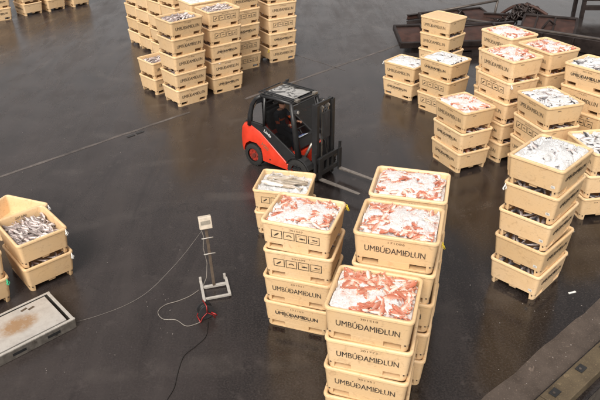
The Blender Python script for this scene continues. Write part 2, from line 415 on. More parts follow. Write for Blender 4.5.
# ---------------------------------------------------------------- fish tubs
TL, TD, TH, PIT = 1.23, 1.02, .58, .556
def face_off(z): return .018 + (.50-z)*.088
def tub_body():
    mb = MB(); hx, hy = TL/2, TD/2
    def ring(i, z, r): return rrect(hx-i, hy-i, max(.02, r-i*.6), z)
    rings = [ring(face_off(.135)+.03, .1355, .09), ring(face_off(.135), .1355, .09), ring(face_off(.15), .15, .09), ring(face_off(.3), .3, .09), ring(face_off(.49), .49, .09),
             ring(face_off(.52), .52, .09), ring(.006, .525, .09), ring(.0, .532, .09), ring(.0, .56, .09), ring(.006, .572, .09), ring(.018, .58, .09),
             ring(.036, .579, .09), ring(.05, .568, .09), ring(.057, .545, .09), ring(.065, .45, .09), ring(.088, .20, .09), ring(.105, .17, .1), ring(.14, .16, .12)]
    mb.loft(rings, True, True)
    return mb.mesh('tub_body', [M['tub']], 40)
def tub_base():
    mb = MB()
    def blk(x0, x1, y0, y1, z0, z1):
        # tapered with the wall when a face lies on the outside (pass None)
        def X(x, z): return x if abs(x) < 5 else math.copysign(TL/2-face_off(z), x)
        def Y(y, z): return y if abs(y) < 5 else math.copysign(TD/2-face_off(z), y)
        mb.hexa([(X(x0, z0), Y(y0, z0), z0), (X(x1, z0), Y(y0, z0), z0), (X(x1, z0), Y(y1, z0), z0), (X(x0, z0), Y(y1, z0), z0),
                 (X(x0, z1), Y(y0, z1), z1), (X(x1, z1), Y(y0, z1), z1), (X(x1, z1), Y(y1, z1), z1), (X(x0, z1), Y(y1, z1), z1)])
    B = 9
    for sx in (-1, 1):
        for sy in (-1, 1):
            def cpoly(z):
                ox, oy = TL/2-face_off(z)-.0015, TD/2-face_off(z)-.0015; rr_ = .085
                ps = [(.462, .355), (ox, .355)] + [(ox-rr_+rr_*math.cos(R(a_)), oy-rr_+rr_*math.sin(R(a_))) for a_ in (0, 22, 45, 68, 90)] + [(.462, oy)]
                return [(sx*px_, sy*py_, z) for px_, py_ in ps]
            mb.loft([cpoly(0.0), cpoly(.136)])
        ys = (-.07, .07); xs = sorted((sx*.53, sx*.30)); blk(xs[0], xs[1], ys[0], ys[1], .075, .136)
    for sy in (-1, 1):
        ys = sorted((sy*B, sy*.34)); blk(-.225, .225, ys[0], ys[1], .036, .136)
        blk(-.463, .463, ys[0], ys[1], .0, .037)
    # rope holes: solid discs coloured as the shade inside
    mb.cur = 1
    for sx in (-1, 1):
        for sy in (-1, 1):
            x = sx*(TL/2-face_off(.11)+.001); mb.cyl((x, sy*.41, .11), .015, .008, 'x', 12)
            y = sy*(TD/2-face_off(.13)+.001); mb.cyl((sx*.515, y, .13), .013, .008, 'y', 12)
    return mb.mesh('tub_base', [M['tub'], M['hole']], 40)
BODY, BASE = tub_body(), tub_base()

def text_mesh(s_, w_, h_, bold=0.0, center=(0, 0), spacing=1.0):
    cu = bpy.data.curves.new('t', 'FONT'); cu.body = s_; cu.align_x = 'CENTER'; cu.align_y = 'CENTER'; cu.size = 1; cu.offset = bold; cu.space_character = spacing; cu.resolution_u = 3
    o = bpy.data.objects.new('t', cu); C.objects.link(o)
    dg = bpy.context.evaluated_depsgraph_get(); me = o.evaluated_get(dg).to_mesh()
    vs = [v.co.copy() for v in me.vertices]; fs = [tuple(p.vertices) for p in me.polygons]
    o.evaluated_get(dg).to_mesh_clear(); bpy.data.objects.remove(o); bpy.data.curves.remove(cu)
    x0 = min(v.x for v in vs); x1 = max(v.x for v in vs); y0 = min(v.y for v in vs); y1 = max(v.y for v in vs)
    return [((v.x-(x0+x1)/2)/(x1-x0)*w_+center[0], (v.y-(y0+y1)/2)/(y1-y0)*h_+center[1]) for v in vs], fs
def flat(mb, vf, off=.003):        # onto the text face (y = const, tilted), in tub coordinates
    vs, fs = vf
    mb.add([(x, -(TD/2-face_off(z)+off), z) for x, z in vs], fs)
def rect(x0, x1, z0, z1): return ([(x0, z0), (x1, z0), (x1, z1), (x0, z1)], [(0, 1, 2, 3)])
def poly(ps): return (ps, [tuple(range(len(ps)))])
def frame(mb, x0, x1, z0, z1, t_=.012):
    for q in ((x0, x1, z0, z0+t_), (x0, x1, z1-t_, z1), (x0, x0+t_, z0+t_, z1-t_), (x1-t_, x1, z0+t_, z1-t_)): flat(mb, rect(*q))
def ell(cx, cz, a, b, rot, n=14): return poly([(cx+a*math.cos(2*math.pi*i/n)*math.cos(rot)-b*math.sin(2*math.pi*i/n)*math.sin(rot), cz+a*math.cos(2*math.pi*i/n)*math.sin(rot)+b*math.sin(2*math.pi*i/n)*math.cos(rot)) for i in range(n)])
WORD = 'UMBÚÐAMIÐLUN'
def lettering(kind):
    mb = MB()
    if kind == 'plain':
        [flat(mb, text_mesh(WORD, .87, .132, .0, (dx_, .335)), .003+.0006*k_) for k_, dx_ in enumerate((0, .004))]
    elif kind == 'bold':
        [flat(mb, text_mesh(WORD, .78, .095, .0, (dx_, .345+dz_)), .003+.0006*k_) for k_, (dx_, dz_) in enumerate(((0, 0), (.009, 0), (.0045, .004), (.0045, -.004)))]
        flat(mb, rect(-.36, -.20, .402, .407))
        flat(mb, text_mesh('SÍMI 588 1234   REYKJAVÍK', .50, .026, .012, (0.02, .268)))
    else:
        for i in range(4):
            x0 = -.42+i*.215; x1 = x0+.195; z0, z1 = .255, .42; frame(mb, x0, x1, z0, z1, .013); cx, cz = (x0+x1)/2, (z0+z1)/2
            if i == 0:
                flat(mb, ell(cx, cz, .05, .016, R(40))); flat(mb, poly([(cx-.035, cz-.045), (cx-.06, cz-.02), (cx-.03, cz-.018)]))
            elif i == 1:
                for k in range(7):
                    a0, a1 = R(20+k*20), R(20+k*20+17)
                    flat(mb, poly([(cx+.055*math.cos(a0), cz-.03+.055*math.sin(a0)), (cx+.055*math.cos(a1), cz-.03+.055*math.sin(a1)), (cx+.032*math.cos(a1), cz-.03+.032*math.sin(a1)), (cx+.032*math.cos(a0), cz-.03+.032*math.sin(a0))]))
            elif i == 2:
                flat(mb, ell(cx+.005, cz-.012, .042, .018, 0)); flat(mb, poly([(cx+.04, cz-.012), (cx+.062, cz+.012), (cx+.062, cz-.036)])); flat(mb, rect(cx-.055, cx-.01, cz+.030, cz+.038))
            else:
                flat(mb, ell(cx+.005, cz+.005, .036, .013, 0)); flat(mb, poly([(cx+.036, cz+.005), (cx+.06, cz+.03), (cx+.06, cz-.02)])); flat(mb, rect(cx-.06, cx+.06, cz-.042, cz-.033))
    me = mb.mesh('lettering', [M['ink']]); return me
def number(s_):
    mb = MB(); flat(mb, text_mesh(s_, .24, .036, .003, (.02, .468))); return mb.mesh('number', [M['ink_worn']])
LET = {k: lettering(k) for k in ('plain', 'bold', 'icons')}
NUMS = [number(s_) for s_ in ('171086', '201567', '201699', '171102', '301951', '201773', '301218', '171930', '201034', '171455', '301667', '201888', '171271', '301402', '201316', '171749', '201925')]
stick = MB(); stick.box((0, 0, 0), (.004, .07, .05)); stick.cur = 1
for k in range(3): stick.box((.0022, -.02+k*.02, 0), (.002, .008, .035))
STICK = stick.mesh('sticker', [M['white_plastic'], M['ink']])
em = MB()
for k in range(3): em.box((0, -.22+k*.035, .455), (.004, .024, .018))
EMB = em.mesh('embossed_mark', [M['ink_grey']])
def strap(mat):
    mb = MB(); rr = random.Random(3)
    for k in range(4):
        pts = [Vector((0, 0, 0))]
        for i in range(5): pts.append(pts[-1] + Vector((rr.uniform(-.012, .02), rr.uniform(-.015, .015), -.018)))
        mb.tube(pts, .007, 5)
    mb.torus((.0, 0, 0), .022, .007, 'y', 10, 5)
    return mb.mesh('strap', [mat], True)
STRAP = {'white': strap(M['white_plastic']), 'green': strap(M['green']), 'yellow': strap(M['yellow'])}

def tub(x, y, z, yaw, kind, label, num, group, both=True, sticker=False, straps=()):
    t_ = empty('fish_tub', (x, y, z), yaw); tag(t_, label, 'fish tub', group)
    sh = random.random()
    o = obj('body', BODY, t_); o['shade'] = sh
    o = obj('base', BASE, t_, bevel=.006); o['shade'] = sh
    if kind:
        obj('lettering', LET[kind], t_); obj('number', NUMS[num % len(NUMS)], t_)
        o = obj('lettering', LET[kind], t_, rot=(0, 0, math.pi)); obj('number', NUMS[num % len(NUMS)], t_, rot=(0, 0, math.pi))
    o = obj('embossed_mark', EMB, t_, loc=(TL/2-face_off(.455)+.001, 0, 0))
    if sticker:
        obj('sticker', STICK, t_, loc=(-(TL/2-face_off(.2)+.002), -.36, .22), rot=(0, 0, math.pi))
        obj('sticker', STICK, t_, loc=((TL/2-face_off(.2)+.002), -.36, .22))
    for (cx_, cy_, cm) in straps:
        obj('strap', STRAP[cm], t_, loc=(cx_*(TL/2+.003), cy_*(TD/2-.06), .53), rot=(0, 0, 0 if cx_ > 0 else math.pi))
    return t_

# name: x, y, yaw, levels, phrase, [kinds top->bottom], contents, straps{level_from_top: [...]}
P_, B_, I_ = 'plain', 'bold', 'icons'
ST = {
 'S1': (1.33, 7.00, -18, 4, 'the frontmost redfish stack, bottom centre', [P_, P_, P_, P_], 'red'),
 'S2': (1.81, 7.96, -19, 5, 'the redfish stack directly behind the frontmost one', [P_, P_, P_, B_, P_], 'red'),
 'S3': (2.18, 9.03, -19, 5, 'the redfish stack by the forklift fork tips', [P_, P_, I_, P_, P_], 'red'),
 'S4': (0.44, 9.17, -20, 4, 'the redfish stack left of the frontmost stacks', [I_, I_, P_, B_], 'red'),
 'S5': (0.18, 12.24, -13, 2, 'the short cod stack in front of the forklift', [I_, I_], 'cod'),
 'S6': (4.85, 10.08, 43, 5, 'the leaning stack standing alone at right', [B_, B_, B_, B_, B_], 'grey'),
 'S7': (-4.89, 10.71, 130, 2, 'the stack behind the floor scale plate, far left', [None, None], 'pale'),
 'L2': (-5.93, 12.24, 158, 1, 'left edge, standing behind the open grey-fish tub', [None], 'empty'),
 'L3': (-5.89, 9.90, 130, 2, 'the stack cut by the left edge behind the scale plate', [None, None], 'pale'),
 'S8': (-2.96, 20.10, 38, 5, 'the front left stack of the back block', [P_, P_, P_, P_, P_], 'pale'),
 'B2': (-1.84, 21.15, 34, 5, 'the second stack of the back block, grey fish on top', [I_, I_, B_, P_, B_], 'pale'),
 'B3': (-1.24, 23.39, 33, 5, 'the third stack along the front of the back block', [P_, I_, B_, I_, I_], 'pale'),
 'B4': (0.13, 24.30, 29, 5, 'the rightmost stack of the back block', [B_, P_, I_, B_, P_], 'ice'),
 'B5': (-5.42, 26.89, 39, 5, 'the far left stack of the back block', [P_]*5, 'ice'),
 'B6': (-4.79, 25.98, 39, 5, 'the second stack from the far left of the back block', [P_]*5, 'ice'),
 'B8': (-4.14, 25.06, 39, 5, 'the third stack from the far left of the back block', [P_]*5, 'ice'),
 'B9': (-3.48, 24.15, 39, 5, 'the hidden fourth stack of the back block', [P_]*5, 'ice'),
 'B10': (-2.55, 22.35, 34, 5, 'the stack squeezed behind the two front back-block stacks', [I_]*5, 'ice'),
 'B7': (-3.92, 21.23, 42, 2, 'the short two-tub stack left of the back block', [P_, P_], 'pale'),
 'R1': (4.35, 20.15, -47, 2, 'the short two-tub stack heaped with white ice', [P_, B_], 'ice'),
 'R2': (5.21, 18.75, -52, 3, 'the three-tub stack in front of the lidded stack', [B_, I_, I_], 'grey'),
 'R3': (5.75, 21.45, -50, 4, 'the tall stack beside the trawl doors', [P_, P_, P_, B_], 'empty'),
 'R4': (4.83, 15.13, -67, 3, 'the three-tub redfish stack nearest the forklift', [P_, B_, B_], 'red'),
 'R6': (6.00, 15.65, -64, 5, 'the tall redfish stack behind the three-tub redfish stack', [P_, I_, P_, B_, P_], 'red'),
 'R7': (6.57, 17.55, -65, 5, 'the rearmost redfish stack before the trawl doors', [P_, P_, P_, I_, P_], 'red'),
 'R8': (7.16, 16.20, -67, 5, 'the right rear redfish stack before the long dark pontoon', [P_, P_, B_, P_, P_], 'red'),
 'R9': (7.78, 14.65, -56, 5, 'the dark-fish stack cut by the upper right edge', [B_, P_, I_, P_, P_], 'grey'),
 'R10': (7.19, 12.72, -84, 3, 'the three-tub stack at the right edge behind the leaning stack', [P_, B_, P_], 'grey'),
 'R11': (6.47, 13.99, -73, 4, 'the dark-fish stack just behind the leaning stack', [P_, I_, P_, B_], 'grey'),
 'T1': (-13.45, 31.35, 34, 3, 'the leftmost stack cut by the top left corner', [B_, B_, B_], 'ice'),
 'T2': (-12.30, 32.50, -47, 2, 'the second top-edge stack from the left', [P_, P_], 'ice'),
 'T3': (-11.38, 33.28, -45, 2, 'the third top-edge stack from the left', [P_, P_], 'ice'),
 'T4': (-10.35, 34.10, -45, 2, 'the fourth top-edge stack from the left', [P_, P_], 'ice'),
}
LEAN = {'S6': 0.012}
STRAPS = {('S7', 0): [(-1, -1, 'white')], ('S7', 1): [(-1, -1, 'white')], ('L3', 1): [(-1, -1, 'green')], ('L2', 0): [(-1, -1, 'white')], ('S4', 0): [(1, 1, 'yellow')],
          ('S6', 1): [(-1, 1, 'white')], ('S6', 3): [(1, -1, 'white')], ('S6', 4): [(1, -1, 'white')], ('S2', 1): [(1, 1, 'yellow')], ('B4', 4): [(-1, -1, 'yellow')],
          ('R3', 0): [], ('R6', 1): [(1, -1, 'white')], ('R1', 0): [(-1, -1, 'white')]}
ORD = {1: ['topmost'], 2: ['upper', 'lower'], 3: ['top', 'middle', 'bottom'], 4: ['topmost', 'second from top', 'third from top', 'bottom'],
       5: ['topmost', 'second from top', 'middle', 'fourth from top', 'bottom']}
SEE = {'plain': 'plain-lettered', 'bold': 'bold-lettered', 'icons': 'fish-icon', None: 'blank-sided'}
HIDDEN = {'S2': 1, 'S3': 0, 'B5': 5, 'B6': 5, 'B8': 5, 'B9': 5, 'B10': 5}
top_tub = {}
num_i = 0
for key, (x, y, yaw, n, phrase, kinds, cont) in ST.items():
    rnd = random.Random(hash(key) % 1000 if False else sum(map(ord, key))*7)
    for k in range(n):                       # k = level from bottom
        lv = n-1-k
        jx, jy, ja = (rnd.uniform(-.018, .018), rnd.uniform(-.018, .018), R(rnd.uniform(-2.0, 2.0))) if k else (0, 0, 0)
        a = R(yaw)+ja
        extra = {'empty': ('lidded ' if key == 'R3' else 'empty '), 'red': 'redfish-filled ', 'cod': 'cod-filled ', 'grey': 'iced grey-fish ', 'pale': 'grey-fish ', 'ice': 'iced '}[cont] if lv == 0 else 'cream '
        label = (extra + 'fish tub, ' + ORD[n][lv] + ' of ' + phrase) if n > 1 else extra + 'cream fish tub at ' + phrase
        label = label.replace('fish fish tub', 'fish tub').replace(' of the ', ' of ')
        t_ = tub(x+jx, y+jy, k*PIT, a, kinds[lv], label, {('S2', 0): 0, ('S4', 0): 1, ('S4', 1): 2}.get((key, lv), 3+num_i % 14),
                 'cream plastic fish tubs stacked on the quay', sticker=(key == 'S6'), straps=STRAPS.get((key, lv), ()))
        num_i += 1
        if lv == 0: top_tub[key] = (x+jx, y+jy, k*PIT, a)
        ST_POS = None
for o in list(C.objects):
    if o.name.startswith('fish_tub') and (o.location - Vector(top_tub['R3'][:3])).length < .01:
        mb = MB(); mb.loft([rrect(TL/2-.05, TD/2-.05, .07, .545), rrect(TL/2-.05, TD/2-.05, .07, .562), rrect(TL/2-.07, TD/2-.07, .06, .566)]); l_ = mb.build('lid', M['tub'], o, smooth=40); l_['shade'] = .1
# printed numbers inside the two open left tubs
for key, sx in (('S7', 1), ('L2', 1)):
    for o in C.objects:
        if o.name.startswith('fish_tub') and (o.location - Vector(top_tub[key][:3])).length < .01:
            mb = MB(); vs, fs = text_mesh('201580', .24, .05, .008)
            mb.add([(sx*(TL/2-.0735), -(px), .50+py) for px, py in vs], fs)
            mb.build('number', M['ink_grey'], o)

# ---------------------------------------------------------------- fish
def fish_mesh(name, mat, L_, Hh, Th, bend=0.0, redfish=False):
    mb = MB(); at = []
    T_ = [0, .04, .10, .18, .28, .40, .55, .70, .82, .90]
    hp = [.12, .42, .66, .88, 1.0, .98, .82, .52, .30, .22] if redfish else [.10, .34, .55, .75, .92, 1.0, .86, .55, .30, .20]
    tp = [.2, .55, .85, 1.0, 1.0, .92, .72, .42, .22, .12]
    n = 10; rings = []
    def cx(t): return bend*math.sin((t-.3)*2.4)*L_
    for t, h, q in zip(T_, hp, tp):
        ring = []
        for j in range(n):
            a = 2*math.pi*j/n
            ring.append(((.5-t)*L_, cx(t)+math.sin(a)*h*Hh/2*(1.0 if math.sin(a) > 0 else .95), math.cos(a)*q*Th/2)); at.append(.5+.5*math.sin(a))
        rings.append(ring)
    mb.loft(rings)
    def sheet(ps, v, th=.003):
        k = len(ps); mb.add([(x, y_, th) for x, y_ in ps]+[(x, y_, -th) for x, y_ in ps], [tuple(range(k)), tuple(range(2*k-1, k-1, -1))]+[(i, (i+1) % k, k+(i+1) % k, k+i) for i in range(k)]); at.extend([v]*2*k)
    e = -.40*L_; ce = cx(.9)
    sheet([(e+.02*L_, ce+.10*Hh), (e-.10*L_, ce+.42*Hh), (e-.075*L_, ce), (e-.10*L_, ce-.42*Hh), (e+.02*L_, ce-.10*Hh)], .75)
    top = [(.5-t)*L_ for t in (.22, .30, .38, .46, .54, .62, .70)]
    ps = [(x_, cx(.5-x_/L_)+.40*Hh*math.sin(math.pi*min(1, max(0, (.5-x_/L_)/.9)))) for x_ in top]
    spikes = []
    for i, x_ in enumerate(top):
        t = .5-x_/L_; yb = cx(t)+Hh/2*(.98-.9*max(0, t-.4)*1.4)
        spikes.append((x_, yb+(.14*Hh if i not in (0, 6) else 0)*(1.0 if redfish else .8)))
        if redfish and i < 6: spikes.append((x_-.035*L_, yb+.03*Hh))
    sheet([(top[0], cx(.22)+.3*Hh)]+spikes+[(top[-1], cx(.7)+.1*Hh)], .9)
    sheet([((.5-.58)*L_, cx(.58)-.34*Hh), ((.5-.66)*L_, cx(.66)-.52*Hh), ((.5-.74)*L_, cx(.74)-.2*Hh)], .4)
    # pectoral fins, both flanks
    for s_ in (-1, 1):
        b0 = len(mb.v); z = s_*(Th/2*.98)
        mb.add([(.20*L_, -.05*Hh, z), (.05*L_, .08*Hh, z+s_*.012), (.03*L_, -.12*Hh, z+s_*.014), (.18*L_, -.18*Hh, z)], [(0, 1, 2, 3)]); at.extend([.8]*4)
        # eye
        for rad, mi_, off in ((.034 if redfish else .022, 2, .36), (.022 if redfish else .013, 1, .40)):
            mb.cur = mi_; c = Vector((.375*L_, cx(.12)+.16*Hh, s_*Th*off*1.0)); k0 = len(mb.v)
            mb.tube([c, c+Vector((0, 0, s_*Th*.10)), c+Vector((0, 0, s_*Th*.13))], [rad*L_*1.1, rad*L_, rad*L_*.5], 8); at.extend([.5]*(len(mb.v)-k0)); mb.cur = 0
    me = mb.mesh(name, [mat, M['eye'], M['eye_ring']], 50)
    ca = me.color_attributes.new('back', 'FLOAT_COLOR', 'POINT')
    for i, v in enumerate(at): ca.data[i].color = (v, v, v, 1)
    return me
FM = {
 'red': [fish_mesh('redfish', M['redfish'], .27, .085, .052, b_, True) for b_ in (-.06, .02, .08)],
 'grey': [fish_mesh('haddock', M['haddock'], .38, .088, .062, b_) for b_ in (-.07, .0, .08)],
 'pale': [fish_mesh('whiting', M['whitefish'], .30, .066, .05, b_) for b_ in (-.07, .0, .08)],
 'cod': [fish_mesh('cod', M['cod'], .72, .17, .12, b_) for b_ in (-.05, .0, .06)],
}
# contents settings: fish count, ice coverage, mound
CFG = {  # key: (species, count, cover, mound, level, individual, name, label)
 'S1': ('red', 90, .50, .03, .500, 1, 'redfish', 'orange redfish half buried in ice in the frontmost tub'),
 'S2': ('red', 78, .62, .045, .505, 1, 'redfish', 'orange redfish iced in the tub right behind the frontmost tub'),
 'S3': ('red', 64, .66, .05, .505, 1, 'redfish', 'orange redfish iced in the tub by the fork tips'),
 'S4': ('red', 66, .62, .05, .500, 1, 'redfish', 'orange redfish iced in the fish-icon tub left of centre'),
 'S5': ('cod', 8, .05, .05, .495, 1, 'cod', 'big pale cod lying in ice in the tub before the forklift'),
 'S7': ('pale', 96, -1, .05, .40, 1, 'whiting', 'small grey fish heaped without ice in the far left tub'),
 'S6': ('grey', 20, .80, .09, .505, 1, 'haddock', 'dark grey fish poking through ice on the leaning stack'),
 'R4': ('red', 60, .66, .06, .515, 0, '', ''),
 'R6': ('red', 70, .55, .05, .50, 0, '', ''), 'R7': ('red', 70, .55, .05, .51, 0, '', ''), 'R8': ('red', 70, .5, .04, .50, 0, '', ''),
 'R9': ('grey', 34, .55, .05, .50, 0, '', ''), 'R10': ('grey', 34, .55, .05, .50, 0, '', ''), 'R11': ('grey', 30, .66, .06, .505, 0, '', ''),
 'R2': ('grey', 18, .72, .06, .51, 0, '', ''), 'R1': ('grey', 8, .85, .07, .50, 0, '', ''),
 'S8': ('pale', 90, -1, .06, .48, 0, '', ''), 'B2': ('pale', 90, -1, .06, .48, 0, '', ''), 'B7': ('pale', 90, -1, .03, .44, 0, '', ''),
 'L3': ('pale', 40, -1, .03, .40, 0, '', ''),
}
for k_ in ('B3', 'B4', 'B5', 'B6', 'B8', 'B9', 'B10', 'T1', 'T2', 'T3', 'T4'): CFG[k_] = ('grey', 8, .8, .05, .50, 0, '', '')
ICE_LABEL = {
 'S1': 'crushed ice around the redfish in the frontmost tub', 'S2': 'crushed ice in the tub behind the frontmost tub', 'S3': 'crushed ice in the tub by the fork tips',
 'S4': 'crushed ice in the fish-icon tub left of centre', 'S5': 'crushed ice under the cod before the forklift', 'S6': 'white ice mound on the leaning stack at right'}
def sstep(a, b, x): x = max(0, min(1, (x-a)/(b-a))); return x*x*(3-2*x)
stuff = {'red': MB(), 'grey': MB(), 'pale': MB()}; stuff_at = {'red': [], 'grey': [], 'pale': []}
def add_inst(mb, at, me, T):
    b0 = len(mb.v); mb.v += [tuple(T @ v.co) for v in me.vertices]
    for p in me.polygons: mb.f.append(tuple(b0+i for i in p.vertices)); mb.mi.append(p.material_index)
    at += [d.color[0] for d in me.color_attributes['back'].data]
def put_fish(kind, T, indiv, name, label, grp):
    me = random.choice(FM[kind])
    if indiv:
        o = obj(name, me); o.matrix_world = T; tag(o, label, 'fish', grp)
    else: add_inst(stuff[kind], stuff_at[kind], me, T)
for key, (sp, cnt, cover, mound, lev, indiv, nm, lab) in CFG.items():
    X, Y, Z, A = top_tub[key]; rnd = random.Random(sum(map(ord, key))*13+5)
    TT = Matrix.Translation((X, Y, Z)) @ Matrix.Rotation(A, 4, 'Z')
    hx, hy = TL/2-.066, TD/2-.066; seed = rnd.uniform(0, 100)
    def noise1(u, v): return noise.fractal(Vector((u*fq+seed, v*fq, seed)), .8, 2.0, 4)
    def dome(u, v): return mound*(1-(u/hx)**2)*(1-(v/hy)**2)
    thr = .5-cover; fq = 3.6 if key == 'S1' else 5.0
    def ice_h(u, v):
        if cover < 0: return lev+dome(u, v)-.035
        k = noise1(u, v)*1.0
        if sp == 'red':
            rr_ = max(abs(u)/hx, abs(v)/hy); k += .36*(1-2.0*rr_**3)+.22*noise.noise(Vector((u*11, v*11, seed)))
            if key == 'S1': k += -.55*(u/hx) - .25*(v/hy) - .12
        e = sstep(thr-.25, thr+.30, k+.0)
        return lev+dome(u, v)+ -.03+.112*e*(.6+.4*cover)+.007*noise.fractal(Vector((u*22, v*22, seed)), .8, 2, 3)
    # ice heap
    mb = MB(); NX, NY = (64, 54) if key in ('S1', 'S2', 'S3', 'S4', 'S5', 'S6') else (34, 28)
    for i in range(NX+1):
        for j in range(NY+1):
            u = (i/NX*2-1); v = (j/NY*2-1)
            x_, y_ = u*hx, v*hy
            # pull the corners in to the rounded wall
            cr = .07; dx, dy = abs(x_)-(hx-cr), abs(y_)-(hy-cr)
            if dx > 0 and dy > 0:
                d = math.hypot(dx, dy)
                if d > cr: x_ = math.copysign(hx-cr+dx*cr/d, x_); y_ = math.copysign(hy-cr+dy*cr/d, y_)
            z_ = ice_h(x_, y_); mb.v.append((x_, y_, min(z_, .545) if max(abs(u), abs(v)) > .93 else z_))
    for i in range(NX):
        for j in range(NY):
            a_ = i*(NY+1)+j; mb.f.append((a_, a_+NY+1, a_+NY+2, a_+1)); mb.mi.append(0)
    if cover > 0:      # loose chips
        for q in range(160 if NX > 50 else 60):
            u, v = rnd.uniform(-hx+.03, hx-.03), rnd.uniform(-hy+.03, hy-.03); s_ = rnd.uniform(.006, .016)
            mb.box((u, v, ice_h(u, v)+s_*.2), (s_*1.5, s_, s_), (rnd.uniform(0, 3), rnd.uniform(0, 3), rnd.uniform(0, 3)))
    o = mb.build('crushed_ice' if cover > 0 else 'packed_fish', (M['ice_pink'] if sp == 'red' else M['ice']) if cover > 0 else M['whitefish'], smooth=60)
    if cover < 0:
        o.data.color_attributes.new('back', 'FLOAT_COLOR', 'POINT')
        for d in o.data.color_attributes['back'].data: d.color = (.95, .95, .95, 1)
    o.matrix_world = TT
    ph = ST[key][4].replace('the ', '', 1)
    tag(o, ICE_LABEL.get(key, ('crushed ice on ' if cover > 0 else 'layer of small fish under the heap on ') + ph), 'ice' if cover > 0 else 'fish', kind='stuff')
    # fish, jittered grid so they spread evenly
    nx = max(1, round(math.sqrt(cnt*TL/TD))); ny = max(1, math.ceil(cnt/nx)); c_ = 0
    fl = {'red': .29, 'grey': .38, 'pale': .30, 'cod': .72}[sp]
    mx = .05 if sp != 'cod' else .27
    cells = [(i, j) for i in range(nx) for j in range(ny)]; rnd.shuffle(cells)
    main = rnd.uniform(0, 3)
    if sp == 'red': cells = cells*3; rnd.shuffle(cells); cells = cells*3
    placed = 0
    for (i, j) in cells:
        if placed >= cnt: break
        u = -hx+mx + (i+rnd.uniform(.0, 1))/nx*2*(hx-mx); v = -hy+mx*.8 + (j+rnd.uniform(.0, 1))/ny*2*(hy-mx*.8)
        if sp == 'red' and ice_h(u, v) > lev+dome(u, v)+.045: continue
        placed += 1
        yawf = rnd.uniform(0, 6.28) if sp != 'cod' else rnd.uniform(-.5, .5)+math.pi*rnd.choice((0, 1))
        if sp in ('grey', 'pale'): yawf = R(20)+rnd.gauss(0, .55)+math.pi*rnd.choice((0, 1))
        # keep head and tail inside the walls
        ex = abs(math.cos(yawf))*fl/2+.03; ey = abs(math.sin(yawf))*fl/2+.03
        u = max(-hx+ex, min(hx-ex, u)); v = max(-hy+ey, min(hy-ey, v))
        zf = lev+dome(u, v)+{'red': .020, 'grey': .002, 'pale': .0, 'cod': .015}[sp]+rnd.uniform(-.012, .028)
        T = TT @ Matrix.Translation((u, v, zf)) @ Matrix.Rotation(yawf, 4, 'Z') @ Matrix.Rotation(rnd.gauss(0, .16), 4, 'Y') @ Matrix.Rotation(rnd.gauss(0, .38) + (math.pi if rnd.random() < .5 else 0), 4, 'X') @ Matrix.Scale(rnd.uniform(*{'pale': (.7, 1.35), 'grey': (.75, 1.2)}.get(sp, (.85, 1.15)))*(1.15 if key == 'S1' else 1), 4)
        put_fish(sp, T, indiv, nm, lab, lab)
# fish at the slots of the lower tubs (only where the open slots face the picture)
for key in ('S6', 'S7', 'R2', 'R4', 'R6', 'R8', 'R11', 'R10', 'R9', 'S8', 'B2', 'R3', 'S2', 'S4', 'R1'):
    x, y, yaw, n, ph, kinds, cont = ST[key]
    for k in range(n-1):
        TT = Matrix.Translation((x, y, k*PIT)) @ Matrix.Rotation(R(yaw), 4, 'Z')
        # slot sides seen
        side = {'S6': -1, 'S7': -1, 'S8': -1, 'B2': -1}.get(key, 1)
        for q in range(9):
            v = -.4+q*.1+random.uniform(-.03, .03)
            T = TT @ Matrix.Translation((side*(TL/2-.21+random.uniform(-.05, .03)), v, .50+random.uniform(-.01, .03))) @ Matrix.Rotation(random.uniform(-.9, .9)+(math.pi if q % 2 else 0), 4, 'Z') @ Matrix.Rotation(random.uniform(-.4, .4), 4, 'X') @ Matrix.Scale(.8, 4)
            kind = 'grey' if cont in ('grey', 'ice', 'empty') else ('pale' if cont == 'pale' else random.choice(('red', 'grey')))
            add_inst(stuff[kind], stuff_at[kind], random.choice(FM[kind]), T)
for kind, (nm, lb) in {'red': ('redfish_mass', 'mass of redfish in the rear iced tubs and tub slots'), 'grey': ('grey_fish_mass', 'mass of dark grey fish in the rear tubs and tub slots'), 'pale': ('pale_fish_mass', 'mass of small pale grey fish in the left and back tubs')}.items():
    mb = stuff[kind]; mt = {'red': M['redfish'], 'grey': M['haddock'], 'pale': M['whitefish']}[kind]
    me = bpy.data.meshes.new(nm); me.from_pydata(mb.v, [], mb.f)
    for m_ in (mt, M['eye'], M['eye_ring']): me.materials.append(m_)
    me.polygons.foreach_set('material_index', mb.mi); me.polygons.foreach_set('use_smooth', [True]*len(me.polygons)); me.set_sharp_from_angle(angle=R(50))
    ca = me.color_attributes.new('back', 'FLOAT_COLOR', 'POINT')
    buf = []
    for v in stuff_at[kind]: buf += [v, v, v, 1]
    ca.data.foreach_set('color', buf)
    tag(obj(nm, me), lb, 'fish', kind='stuff')

# ---------------------------------------------------------------- forklift
fk = empty('forklift', (-.25, 15.60, 0), R(-42))
tag(fk, 'red and black forklift with driver, forks pointing at the redfish stacks', 'forklift')
def fp(name, mb, mat, parent=None, smooth=False, bevel=.012): return mb.build(name, mat, parent or fk, smooth=smooth, bevel=bevel)
# red counterweight and sweeping body
W2 = .57
prof = [(-.36, .36), (-.40, .50), (-.41, .78), (-.38, 1.04), (-.30, 1.16), (.0, 1.20), (.30, 1.08), (1.22, .44), (1.36, .30), (1.36, .24), (.38, .24), (.36, .42), (.32, .60), (.14, .72), (-.12, .71), (-.27, .60), (-.33, .46), (-.34, .36)]
mb = MB()
